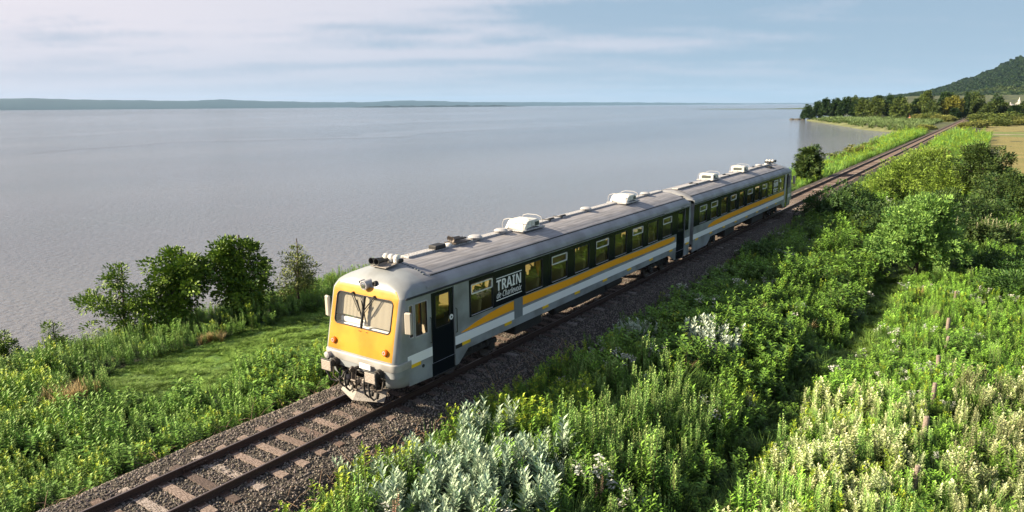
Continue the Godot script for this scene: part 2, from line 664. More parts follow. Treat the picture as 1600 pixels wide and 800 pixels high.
func trees() -> void:
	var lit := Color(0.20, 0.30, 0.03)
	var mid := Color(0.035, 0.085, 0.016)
	# river side, left of the train
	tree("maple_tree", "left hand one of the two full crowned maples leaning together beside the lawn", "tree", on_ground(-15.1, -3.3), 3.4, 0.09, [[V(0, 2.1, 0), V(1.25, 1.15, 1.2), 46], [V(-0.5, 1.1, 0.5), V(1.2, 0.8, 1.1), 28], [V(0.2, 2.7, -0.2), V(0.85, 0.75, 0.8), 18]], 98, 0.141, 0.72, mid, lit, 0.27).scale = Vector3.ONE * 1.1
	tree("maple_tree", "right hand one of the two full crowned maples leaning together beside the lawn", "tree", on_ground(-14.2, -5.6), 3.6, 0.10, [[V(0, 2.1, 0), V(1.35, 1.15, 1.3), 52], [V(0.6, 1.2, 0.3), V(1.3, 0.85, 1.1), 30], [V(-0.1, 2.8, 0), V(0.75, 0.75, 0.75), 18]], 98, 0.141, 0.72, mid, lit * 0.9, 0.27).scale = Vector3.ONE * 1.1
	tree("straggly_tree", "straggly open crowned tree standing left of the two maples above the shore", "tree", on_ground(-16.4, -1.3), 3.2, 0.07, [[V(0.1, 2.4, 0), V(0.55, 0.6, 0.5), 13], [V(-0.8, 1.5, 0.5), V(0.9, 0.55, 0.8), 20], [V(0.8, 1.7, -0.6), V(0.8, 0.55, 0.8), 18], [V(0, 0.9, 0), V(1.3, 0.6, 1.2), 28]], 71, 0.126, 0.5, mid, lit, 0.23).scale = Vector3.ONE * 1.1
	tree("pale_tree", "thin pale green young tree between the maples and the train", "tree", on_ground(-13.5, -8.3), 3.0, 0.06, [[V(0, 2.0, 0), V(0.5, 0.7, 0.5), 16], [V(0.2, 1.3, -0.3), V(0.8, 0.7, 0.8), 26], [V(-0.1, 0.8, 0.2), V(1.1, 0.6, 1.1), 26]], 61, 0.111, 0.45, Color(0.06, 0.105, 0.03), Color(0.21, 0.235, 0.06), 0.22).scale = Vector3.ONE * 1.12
	tree("young_tree", "young bushy tree at the left edge of the view over the shore", "tree", on_ground(-16.6, 3.3), 1.7, 0.05, [[V(0, 1.15, 0), V(0.45, 0.5, 0.45), 14], [V(0.1, 0.6, 0), V(0.9, 0.5, 0.9), 24]], 78, 0.104, 0.55, mid * 0.9, lit * 0.8, 0.20)
	tree("young_tree", "slim sapling with loose leaves standing alone at the water's edge", "tree", on_ground(-17.2, 1.2), 1.5, 0.035, [[V(0, 1.0, 0), V(0.28, 0.4, 0.28), 8], [V(0, 0.6, 0), V(0.55, 0.4, 0.55), 14]], 57, 0.096, 0.5, mid, lit, 0.18)
	# right of the track
	var cl := [[V(0, 2.5, 0), V(1.9, 1.5, 1.9), 200], [V(0.3, 3.3, -0.2), V(1.2, 0.9, 1.2), 70], [V(-0.8, 1.7, 0.4), V(1.3, 0.9, 1.3), 70], [V(0.9, 1.6, 0.2), V(1.3, 0.9, 1.2), 70]]
	tree("round_tree", "round bright green tree with upright shoots standing alone by the grass path", "tree", on_ground(11.1, -30.9), 2.6, 0.12, cl, 100, 0.15, 0.42, Color(0.03, 0.09, 0.022), Color(0.27, 0.45, 0.10), 0.20, "", 0.7).scale = Vector3.ONE * 1.14
	tree("dark_bush", "dark green bush crowding the track behind the train's shadow", "bush", on_ground(5.1, -43.0), 1.8, 0.08, [[V(0, 1.6, 0), V(2.3, 1.4, 2.2), 70], [V(-1.2, 1.2, 0.8), V(1.4, 1.1, 1.4), 34], [V(1.5, 1.2, -1.0), V(1.5, 1.2, 1.5), 34]], 91, 0.178, 0.5, Color(0.02, 0.055, 0.016), Color(0.065, 0.12, 0.028), 0.36)
	tree("dark_bush", "low dark bush filling the gap behind the round bright tree", "bush", on_ground(8.6, -39.5), 2.0, 0.08, [[V(0, 1.6, 0), V(2.2, 1.5, 2.2), 84], [V(3.2, 1.7, -1.0), V(2.2, 1.6, 2.0), 70]], 91, 0.178, 0.5, Color(0.02, 0.05, 0.016), Color(0.06, 0.105, 0.026), 0.36)
	tree("riverside_tree", "small dense round tree beside the track just past the train's rear", "tree", on_ground(-3.95, -74.8), 2.6, 0.10, [[V(0, 2.3, 0), V(1.6, 1.7, 1.6), 110], [V(0.1, 3.4, 0), V(0.95, 0.9, 0.95), 34], [V(0, 1.0, 0), V(1.5, 0.9, 1.5), 44]], 78, 0.25, 0.55, Color(0.025, 0.06, 0.018), Color(0.085, 0.125, 0.03), 0.34)
	var yl := Color(0.25, 0.37, 0.05)
	tree("willow_bush", "bright yellow green willow bush nearest the track in the thicket", "bush", on_ground(7.3, -58.0), 3.0, 0.1, [[V(0, 2.2, 0), V(2.6, 2.0, 2.6), 86], [V(-1.6, 1.4, 1.2), V(1.7, 1.3, 1.7), 44], [V(0.6, 3.6, -0.6), V(1.5, 1.2, 1.5), 36]], 85, 0.207, 0.36, Color(0.06, 0.10, 0.022), yl, 0.43)
	tree("willow_bush", "tallest yellow green willow bush at the back of the thicket", "bush", on_ground(9.6, -68.5), 3.6, 0.12, [[V(0, 2.8, 0), V(3.0, 2.4, 2.8), 100], [V(1.6, 2.0, 1.4), V(1.9, 1.6, 1.9), 44], [V(-1.0, 4.3, 0), V(1.6, 1.3, 1.6), 34]], 85, 0.237, 0.36, Color(0.06, 0.10, 0.022), yl * 0.95, 0.47)
	tree("willow_bush", "yellow green willow bush far along the track above the thicket", "bush", on_ground(7.8, -84.0), 3.0, 0.12, [[V(0, 2.2, 0), V(2.8, 2.0, 2.8), 80], [V(-1.6, 1.6, -2.4), V(2.0, 1.4, 2.0), 36]], 78, 0.266, 0.36, Color(0.07, 0.11, 0.024), yl, 0.50)
	tree("dark_tree", "dark round topped tree at the right of the thicket by the hay field", "tree", on_ground(13.5, -66.0), 3.8, 0.14, [[V(0, 3.2, 0), V(2.4, 2.3, 2.4), 90], [V(0.8, 1.8, 0.8), V(2.2, 1.6, 2.2), 50], [V(-0.8, 4.6, 0), V(1.3, 1.0, 1.3), 24]], 88, 0.207, 0.55, Color(0.02, 0.05, 0.016), Color(0.085, 0.125, 0.028), 0.41)
	tree("dark_tree", "spreading dark green tree at the right edge in front of the field", "tree", on_ground(15.2, -56.5), 2.8, 0.12, [[V(0, 2.1, 0), V(2.3, 1.9, 2.3), 80], [V(1.6, 1.5, 1.2), V(1.9, 1.3, 1.9), 44]], 88, 0.192, 0.55, Color(0.02, 0.052, 0.016), Color(0.08, 0.12, 0.028), 0.40)
	tree("dark_bush", "broad dark bush below the willows behind the candle shoots", "bush", on_ground(11.6, -49.0), 2.0, 0.1, [[V(0, 1.5, 0), V(2.8, 1.5, 2.4), 84], [V(2.0, 1.2, -1.2), V(2.0, 1.3, 2.0), 44]], 91, 0.185, 0.5, Color(0.02, 0.052, 0.016), Color(0.07, 0.115, 0.027), 0.38)
	# shrubs with upright pale shoots
	for q in [[13.6, -39.6, 1.5, "larger shrub with upright pale shoots right of the round tree"], [15.0, -41.0, 1.2, "smaller shrub with upright pale shoots close to the right edge"]]:
		rng.seed = hash(q[3])
		var t := thing("candle_shrub", q[3], "shrub", on_ground(q[0], q[1]), 0.0, "")
		put("crown", crown_mesh([[V(0, 0.7 * q[2], 0), V(1.0, 0.8, 1.0) * q[2], int(40 * q[2])]], 46, 0.22, 0.4, Color(0.025, 0.06, 0.018), Color(0.09, 0.13, 0.035), 0.3), M.leaf, t)
		put("trunk", trunk_mesh(0.9 * q[2], 0.05, [[V(0, 0.8 * q[2], 0), V(0.7, 0.6, 0.7) * q[2], 1]]), M.trunk_bark, t)
		var b := MB.new()
		for k in int(9 * q[2]):
			var at := V(rr(-0.8, 0.8) * q[2], rr(0.9, 1.25) * q[2], rr(-0.8, 0.8) * q[2])
			stem(b, at, rr(0.35, 0.6), V(rr(-0.05, 0.05), 0, rr(-0.05, 0.05)), 30, 0.17, 0.08, 0.34, 0.7, 1.3, Color(0.24, 0.28, 0.14), Color(0.48, 0.47, 0.30), 0.0)
		obj("shoots", b, M.matte_leaf, t)
	# thickets at the right, this side of the trees
	for q in [[14.6, -32.2, "low dark thicket beside the round tree's right side"], [17.0, -33.5, "low dark thicket at the right edge behind the posts"], [15.6, -27.6, "low leafy bush right of the round tree and nearer than the thickets"]]:
		tree("thicket_bush", q[2], "bush", on_ground(q[0], q[1]), 0.8, 0.05, [[V(0, 0.7, 0), V(1.7, 0.75, 1.5), 64], [V(1.1, 0.5, 0.6), V(1.1, 0.6, 1.1), 26]], 85, 0.141, 0.5, Color(0.025, 0.065, 0.018), Color(0.075, 0.15, 0.03), 0.27)
	tree("broad_leaf_bush", "light green broad leaved bush beside the ballast near the car joint", "bush", on_ground(4.0, -26.6), 0.8, 0.05, [[V(0, 0.75, 0), V(1.7, 0.65, 1.3), 70]], 74, 0.155, 0.6, Color(0.045, 0.10, 0.028), Color(0.12, 0.20, 0.06), 0.25)


func far_trees() -> void:
	# four kinds, three shapes each, then copies
	var kinds := {
		"d": ["far_dark_tree", Color(0.012, 0.034, 0.012), Color(0.040, 0.075, 0.020)],
		"o": ["far_olive_tree", Color(0.035, 0.060, 0.018), Color(0.135, 0.18, 0.036)],
		"m": ["far_leafy_tree", Color(0.030, 0.060, 0.018), Color(0.095, 0.125, 0.028)],
		"y": ["far_yellow_tree", Color(0.08, 0.10, 0.022), Color(0.27, 0.26, 0.045)],
	}
	var meshes := {}
	for k in kinds:
		meshes[k] = []
		for v in 3:
			rng.seed = hash(k) + v * 13
			var lobes := []
			if k == "d":
				lobes = [[V(0, 0.56, 0), V(0.30, 0.40, 0.30), 60], [V(rr(-0.1, 0.1), 0.80, rr(-0.1, 0.1)), V(0.18, 0.22, 0.18), 22], [V(rr(-0.2, 0.2), 0.3, 0.15), V(0.34, 0.26, 0.32), 34]]
			else:
				lobes = [[V(0, 0.62, 0), V(0.40, 0.30, 0.40), 50], [V(-0.24, 0.50, 0.1), V(0.26, 0.24, 0.26), 26], [V(0.26, 0.46, -0.1), V(0.28, 0.26, 0.28), 28], [V(rr(-0.15, 0.15), 0.84, 0), V(0.20, 0.16, 0.20), 16], [V(0, 0.22, 0), V(0.4, 0.2, 0.4), 18]]
			meshes[k].append([crown_mesh(lobes, 46, 0.065, 0.65, kinds[k][1], kinds[k][2], 0.08), trunk_mesh(0.6, 0.022, lobes, 2)])
	var spot := [[-95.7, -507.0, 9.8, 9.8, "d", "dark tree at the very tip of the wooded point, nearest the open water"], [-89.9, -512.0, 10.2, 7.9, "d", "second dark tree from the tip of the wooded point"], [-84.1, -507.0, 12.4, 9.5, "d", "tall narrow dark tree third from the tip of the point"], [-78.1, -514.0, 11.4, 10.3, "d", "dark tree fourth from the tip of the point"], [-72.9, -507.0, 12.9, 11.1, "d", "highest of the dark trees left of the olive ones on the point"], [-65.8, -505.0, 10.4, 10.1, "d", "dark tree just left of the olive trees on the point"], [-59.6, -500.0, 11.7, 11.8, "o", "first olive tree behind the reed bed, left of its neighbours"], [-51.2, -496.0, 12.4, 11.6, "o", "second olive tree behind the reed bed"], [-46.7, -512.0, 14.4, 9.1, "d", "dark tree rising behind the olive trees at the reed bed"], [-32.5, -440.0, 12.0, 12.0, "o", "wide olive tree with bare lower limbs behind the reed bed's right end"], [-26.5, -452.0, 11.0, 7.7, "d", "dark tree behind the small orange house"], [-20.7, -446.0, 15.6, 9.4, "o", "tallest olive tree, standing over the small orange house"], [-17.1, -438.0, 9.8, 9.0, "m", "leafy tree right of the tallest olive tree"], [-13.5, -455.0, 14.4, 8.5, "d", "tall dark tree between the olive tree and the bright yellow tree"], [-8.6, -450.0, 12.8, 11.0, "y", "bright yellow green tree close to where the track disappears"], [-2.4, -462.0, 13.4, 6.2, "d", "dark pointed tree where the track disappears"], [-6.0, -436.0, 6.0, 8.0, "d", "low dark tree left of the track's far end"], [3.4, -470.0, 10.4, 11.4, "m", "leafy tree right of the track's far end"], [9.5, -462.0, 9.8, 11.3, "m", "leafy tree second right of the track's far end"], [15.5, -470.0, 8.8, 9.2, "m", "leafy tree in front of the white tower"], [20.5, -450.0, 7.6, 11.1, "d", "dark tree in front of the village roofs"], [27.0, -462.0, 7.6, 9.7, "m", "leafy tree at the right edge in front of the church"], [-40.0, -500.0, 12.0, 12.0, "m", "leafy tree between the olive groups behind the reed bed"], [-101.0, -520.0, 7.0, 7.0, "d", "small dark tree low on the rocks at the point's tip"], [-70.0, -525.0, 13.4, 12.0, "m", "leafy tree behind the dark row on the point"], [-55.0, -525.0, 13.6, 12.0, "d", "dark tree farthest back on the middle of the point"], [0.0, -490.0, 14.0, 12.0, "m", "leafy tree at the back beyond the track's end"], [12.0, -500.0, 12.5, 12.0, "d", "dark tree at the back left of the white tower"], [26.0, -500.0, 9.5, 12.0, "m", "leafy tree at the back below the church"], [-92.0, -524.0, 11.0, 11.0, "d", "dark tree in the second row at the point's tip"], [-82.0, -526.0, 12.0, 12.0, "d", "dark tree in the second row behind the tall narrow one"], [-63.0, -516.0, 12.4, 12.0, "d", "dark tree closing the gap before the olive trees"], [-36.0, -468.0, 13.0, 12.0, "d", "dark tree behind the wide olive tree"], [-24.0, -470.0, 14.0, 12.0, "d", "dark tree behind the tallest olive tree"], [-12.0, -480.0, 14.4, 13.0, "d", "dark tree at the back behind the bright yellow tree"], [-45.0, -500.0, 10.0, 12.0, "d", "lower dark tree between the two olive groups"]]
	var protos := {}
	for n in spot.size():
		var q = spot[n]
		var key: String = q[4] + str(n % 3)
		var o: Node3D
		if protos.has(key):
			o = protos[key].duplicate()
			o.name = numbered(kinds[q[4]][0])
			add_child(o)
		else:
			o = Node3D.new()
			o.name = numbered(kinds[q[4]][0])
			add_child(o)
			put("crown", meshes[q[4]][n % 3][0], M.leaf, o)
			put("trunk", meshes[q[4]][n % 3][1], M.trunk_bark, o)
			protos[key] = o
		rng.seed = n
		o.position = on_ground(q[0], q[1])
		o.rotation.y = rr(0, TAU)
		o.scale = V(q[3], q[2] * 1.02, q[3])
		tag(o, q[5], "tree", "trees beyond the bay")
	# bushes along the far line
	var bl := []
	for v in 2:
		rng.seed = 400 + v
		bl.append(crown_mesh([[V(0, 0.40, 0), V(0.5, 0.42, 0.5), 60], [V(0.3, 0.26, 0.1), V(0.36, 0.28, 0.36), 30]], 34, 0.09, 0.5, Color(0.05, 0.085, 0.022) if v == 0 else Color(0.09, 0.11, 0.03), Color(0.14, 0.17, 0.035) if v == 0 else Color(0.24, 0.25, 0.06), 0.11))
	var bs := [[-11.0, -415.0, 4.2, 9.0, 1, "yellowish bush left of the track near its far end"], [-7.5, -400.0, 3.4, 7.0, 1, "small yellowish bush hugging the left rail far off"], [-16.0, -420.0, 4.6, 9.0, 0, "green bush below the olive tree left of the track"], [7.9, -305.0, 3.4, 8.4, 1, "yellow green bush right of the track before the path"], [12.0, -372.0, 4.6, 11.0, 0, "rounded green bush right of the far track"], [17.4, -400.0, 5.0, 12.0, 0, "green bush below the village roofs"], [5.0, -392.0, 4.2, 9.0, 0, "green bush close to the right rail far off"], [20.0, -343.0, 3.0, 8.0, 1, "pale bush at the field's far corner"], [4.6, -286.0, 2.6, 5.0, 1, "pale rounded bush between track and field path"], [-6.8, -131.0, 2.8, 5.0, 1, "upright yellow green bush on the bank left of the track"], [-9.0, -122.0, 2.2, 4.0, 0, "dark low bush at the bay's near corner"], [-7.6, -152.0, 2.2, 4.4, 0, "green bush on the bank halfway to the reed bed"], [-6.4, -178.0, 1.9, 4.4, 0, "low dark bush left of the track opposite the bay"], [-6.0, -205.0, 1.9, 4.8, 1, "low yellowish bush left of the track opposite the bay"], [-6.2, -240.0, 2.0, 5.0, 0, "low green bush at the reed bed's near end"], [-7.0, -275.0, 2.4, 6.0, 1, "pale bush at the foot of the reed bed"], [-7.2, -104.0, 1.5, 3.0, 1, "low yellow bush on the bank past the small round tree"], [6.0, -100.0, 2.6, 5.4, 1, "yellow green bush right of the track beyond the willows"], [6.0, -118.0, 2.2, 5.0, 1, "last yellow green bush of the row right of the track"], [13.0, -330.0, 3.4, 9.0, 0, "dark green bush behind the field path"], [-22.0, -432.0, 4.0, 8.0, 1, "bright bush in front of the small orange house"], [24.0, -372.0, 4.2, 11.0, 1, "pale green bush near the field's far right corner"]]
	for n in bs.size():
		var q = bs[n]
		var o := put("lineside_bush", bl[q[4]], M.leaf, self, V(q[0], gh(q[0], q[1]) - 0.15, q[1]))
		o.name = numbered("lineside_bush")
		o.rotation.y = n * 1.3
		o.scale = V(q[3], q[2] * 1.1, q[3])
		tag(o, q[5], "bush", "bushes along the far track")


func vegetation() -> void:
	rng.seed = 3
	# right of the track
	var z := 9.0
	while z > -95.0:
		var step := 0.27 if z > -14.0 else (0.31 if z > -32.0 else (0.45 if z > -55.0 else 0.8))
		var x := 2.45
		while x < 18.0 - z * 0.05 + (2.0 if z > -20 else 0.0):
			var px := x + rr(-0.5, 0.5) * step
			var pz := z + rr(-0.5, 0.5) * step
			x += step
			if pz > 9.5 - (px + 4.0) * 0.62 or (px < 2.75 and rng.randf() < 0.5):
				continue
			right_plant(px, pz, step)
		z -= step
	# left of the track, up to the lawn
	z = 12.0
	while z > -15.0:
		var x := -2.75
		while x > -8.6:
			var px := x + rr(-0.14, 0.14)
			var pz := z + rr(-0.14, 0.14)
			x -= 0.29
			var edge := -6.3 + noise.get_noise_2d(px * 12.0, pz * 12.0) * 0.8 - maxf(0.0, pz - 2.0) * 1.2
			if px < edge:
				continue
			var t := rng.randf()
			var n1 := noise.get_noise_2d(px * 10.0, pz * 10.0)
			if px > -3.6 and t < 0.3:
				grow("goldenrod", px, pz, 0.8)
			elif n1 > 0.2 and t < 0.5:
				grow("goldenrod", px, pz, 0.78)
			elif t < 0.62:
				grow("leafy_weed", px, pz, 0.82, 1.1)
			elif t < 0.85:
				grow("broad_weed", px, pz, 0.95, 1.15)
			else:
				grow("pale_spire", px, pz, 0.75)
		z -= 0.29
	# between lawn and river
	z = 9.0
	while z > -16.0:
		var x := -11.3
		while x > -19.5:
			var px := x + rr(-0.18, 0.18)
			var pz := z + rr(-0.18, 0.18)
			x -= 0.36
			var t := rng.randf()
			var low := 1.0 if px > -16.0 else 0.7
			if px < -18.0 and t < 0.6:
				continue
			if pz > 4.2 and t < 0.35:
				grow("tall_grass", px, pz, 0.9 * low, 1.2)
			elif t < 0.34:
				grow("leafy_weed", px, pz, 0.75 * low, 1.0)
			elif t < 0.62:
				grow("pale_spire", px, pz, 0.72 * low)
			elif t < 0.80:
				grow("goldenrod", px, pz, 0.72 * low, 0.9)
			else:
				grow("broad_weed", px, pz, 0.8 * low)
		z -= 0.36
	# weeds left of the lawn's near end
	for k in 700:
		var px := rr(-13.5, -6.5)
		var pz := rr(2.6, 11.0)
		if pz < 4.2 + (px + 9.0) * 0.4:
			continue
		var t := rng.randf()
		grow("tall_grass" if t < 0.4 else ("leafy_weed" if t < 0.75 else "goldenrod"), px, pz, 0.95, 1.15)
	# strips along the far track
	for k in 4200:
		var pz := -44.0 - 180.0 * pow(rng.randf(), 1.4)
		var left := rng.randf() < 0.55
		var px := rr(-10.5, -2.7) if left else (rr(2.7, 6.5) if pz > -85.0 else rr(2.7, 12.5))
		if shore(px, pz) < 1.5:
			continue
		var t := rng.randf()
		var big := 1.0 + clampf((-pz - 60.0) / 120.0, 0.0, 1.0)
		if t < 0.5:
			grow("tall_grass", px, pz, 1.1 * big, 1.9)
		elif t < 0.8:
			grow("goldenrod", px, pz, 0.9 * big, 1.3)
		else:
			grow("leafy_weed", px, pz, 0.9 * big, 1.5)
	plant_all({"goldenrod": "goldenrod_weeds", "leafy_weed": "leafy_weeds", "broad_weed": "broad_leaf_weeds", "pale_spire": "pale_spire_weeds", "fireweed": "fireweed_flowers", "white_flower": "white_flower_weeds", "cream_bloom": "cream_blossom_weeds", "dry_grass": "dry_grass_stems", "beige_dock": "beige_dock_weeds", "silver_wormwood": "silver_wormwood_weeds"})
	# short turf on the lawn
	for k in 13000:
		var px := rr(-11.8, -6.4)
		var pz := rr(-9.0, 4.4)
		var w := noise.get_noise_2d(px * 12.0, pz * 12.0) * 0.8
		if px < -11.6 + w or px > -6.6 + w or pz > 3.6 + (px + 9.0) * 0.5:
			continue
		grow("path_grass", px, pz, 0.46, 1.15 + 0.5 * noise.get_noise_2d(px * 30.0, pz * 8.0))
	plant_all({"path_grass": "lawn_grass"})
	# reed bed of the bay
	for k in 3000:
		var pz := rr(-486.0, -288.0)
		var px := rr(-92.0, -9.0)
		var d := shore(px, pz)
		if d < 3.0 or d > 60.0 or px < -95.0 + (pz + 486.0) * 0.1:
			continue
		if pz < -440.0 - (px + 9.0) * -0.55:
			continue
		grow("reed", px, pz, rr(1.2, 1.7), 1.0)
	plant_all({"reed": "reed_bed"})
	# clumps that stand out
	rng.seed = 8
	clump("silver_wormwood", "large silvery wormwood stand in the foreground beside the gravel", "wormwood", "silver_wormwood", V(3.6, 0, 1.9), 40, 1.7, 1.0)
	clump("silver_wormwood", "silvery wormwood stand behind the foreground one, toward the middle", "wormwood", "silver_wormwood", V(5.2, 0, 0.9), 18, 1.0, 0.95)
	clump("white_shrub", "whitish leaved shrub nearer the gravel of the two in the train's shadow", "shrub", "white_leaf", V(3.7, 0, -10.4), 30, 0.95, 1.05)
	clump("white_shrub", "whitish leaved shrub farther from the gravel of the two in the train's shadow", "shrub", "white_leaf", V(6.3, 0, -11.1), 38, 1.0, 1.3)
	clump("pink_grass_patch", "strip of pinkish dry grass right of the train", "grass", "pink_grass", V(5.5, 0, -14.9), 40, 1.3, 0.85, "", 0.4)
	clump("dry_grass_tuft", "large straw coloured dry grass tuft left of the lawn", "grass", "dry_grass", V(-9.6, 0, 3.9), 34, 0.8, 1.25)
	clump("dry_grass_tuft", "small straw coloured grass tuft under the two maples", "grass", "dry_grass", V(-11.5, 0, -2.4), 14, 0.5, 0.8)
	clump("pale_weed_stand", "upright pale weed beside the straw coloured tuft", "weed", "pale_spire", V(-9.0, 0, 3.1), 8, 0.4, 1.25)


func right_plant(px: float, pz: float, step: float) -> void:
	var t := rng.randf()
	var n1 := noise.get_noise_2d(px * 9.0, pz * 9.0)
	var n2 := noise.get_noise_2d(px * 5.0 + 60.0, pz * 5.0)
	var far := 1.0 + clampf((step - 0.3) * 0.9, 0.0, 0.6)
	# grass path with open ground
	if absf(px - 10.2 - n1 * 0.6) < 0.7 and pz < -15.0:
		if t < 0.8:
			grow("path_grass", px, pz, 1.1 * far, 1.0)
		return
	if px < 3.4:
		if pz > -7.5:
			grow("goldenrod" if t < 0.6 else "leafy_weed", px, pz, 0.72 if px < 2.9 else 0.85)
		elif t < 0.2:
			grow("goldenrod", px, pz, 0.6 * far, 0.85)
		elif t < 0.85:
			grow("leafy_weed", px, pz, 0.6 * far)
		else:
			grow("white_flower", px, pz, 0.6 * far)
		return
	if Vector2((px - 3.9) / 1.7, (pz + 2.9) / 2.0).length() < 1.0 and t < 0.75:
		grow("goldenrod", px, pz, 0.92, 1.1)
		return
	var dw := Vector2((px - 4.5) / 2.4, (pz - 1.0) / 2.7).length()
	if dw < 1.0 and t < 0.95 - 0.55 * dw + n1 * 0.4:
		grow("silver_wormwood", px, pz, 0.92)
		return
	# hollow between the two slopes: its shade put into the grass tint
	if px > 8.8 + n1 * 0.4 and px < 9.9 + n1 * 0.4 and pz > -15.0:
		if t < 0.55:
			grow("tall_grass", px, pz, 0.9, 0.7)
		elif t < 0.9:
			grow("broad_weed", px, pz, 0.7)
		return
	if px < 8.6 and pz > -8.0:
		var ds := Vector2((px - 6.6) / 2.2, (pz + 3.6) / 2.6).length()
		if ds < 1.0 and t < 0.5:
			grow("pale_spire", px, pz, 1.05)
		elif t < 0.02:
			grow("fireweed", px, pz, 1.0)
		elif t < 0.10:
			grow("white_flower", px, pz, 0.95)
		elif t < 0.25 and n1 > 0.0:
			grow("goldenrod", px, pz, 0.95)
		elif t < 0.45:
			grow("pale_spire", px, pz, 0.9)
		elif t < 0.8:
			grow("leafy_weed", px, pz, 1.0)
		else:
			grow("tall_grass", px, pz, 1.0)
		return
	if px < 9.4:
		var h := 1.0 + 0.25 * n2
		if t > 0.985:
			grow("dry_grass", px, pz, 0.8, 1.0)
			return
		if t < 0.5:
			grow("leafy_weed", px, pz, h * far)
		elif t < 0.80:
			grow("broad_weed", px, pz, 1.2 * h * far)
		elif t < 0.92:
			grow("tall_grass", px, pz, h * far)
		elif t < 0.97:
			grow("goldenrod", px, pz, 0.9 * h * far)
		else:
			grow("white_flower", px, pz, 0.9 * h * far)
		return
	# bright far side of the hollow
	if pz > -10.5 and px < 13.4:
		if t < 0.30 + n1 * 0.5:
			grow("pale_spire", px, pz, 0.85, 1.55)
		elif t < 0.68:
			grow("cream_bloom", px, pz, 0.85, 1.0)
		elif t < 0.85:
			grow("leafy_weed", px, pz, 0.85, 1.6)
		else:
			grow("goldenrod", px, pz, 0.85, 1.0)
		return
	if pz > -13.0 and px > 14.0:
		if t < 0.25 + n1 * 0.6:
			grow("beige_dock", px, pz, 0.95)
		elif t < 0.55:
			grow("cream_bloom", px, pz, 0.8)
		elif t < 0.8:
			grow("leafy_weed", px, pz, 0.9)
		else:
			grow("tall_grass", px, pz, 0.9)
		return
	if pz > -30.0:
		if t > 0.985:
			grow("dry_grass", px, pz, 0.7, 1.0)
		elif t < 0.45:
			grow("leafy_weed", px, pz, 0.72 * far, 1.5)
		elif t < 0.53 + n2 * 0.2:
			grow("goldenrod", px, pz, 0.72 * far, 1.0)
		elif t < 0.75:
			grow("broad_weed", px, pz, 0.85 * far, 1.3)
		elif t < 0.9:
			grow("tall_grass", px, pz, 0.8 * far, 1.2)
		else:
			grow("white_flower" if n1 > 0.15 else "pale_spire", px, pz, 0.7 * far)
		return
	if t < 0.5:
		grow("tall_grass", px, pz, 0.8 * far, 1.1)
	elif t < 0.8:
		grow("leafy_weed", px, pz, 0.8 * far, 1.2)
	else:
		grow("broad_weed", px, pz, 0.9 * far, 1.1)


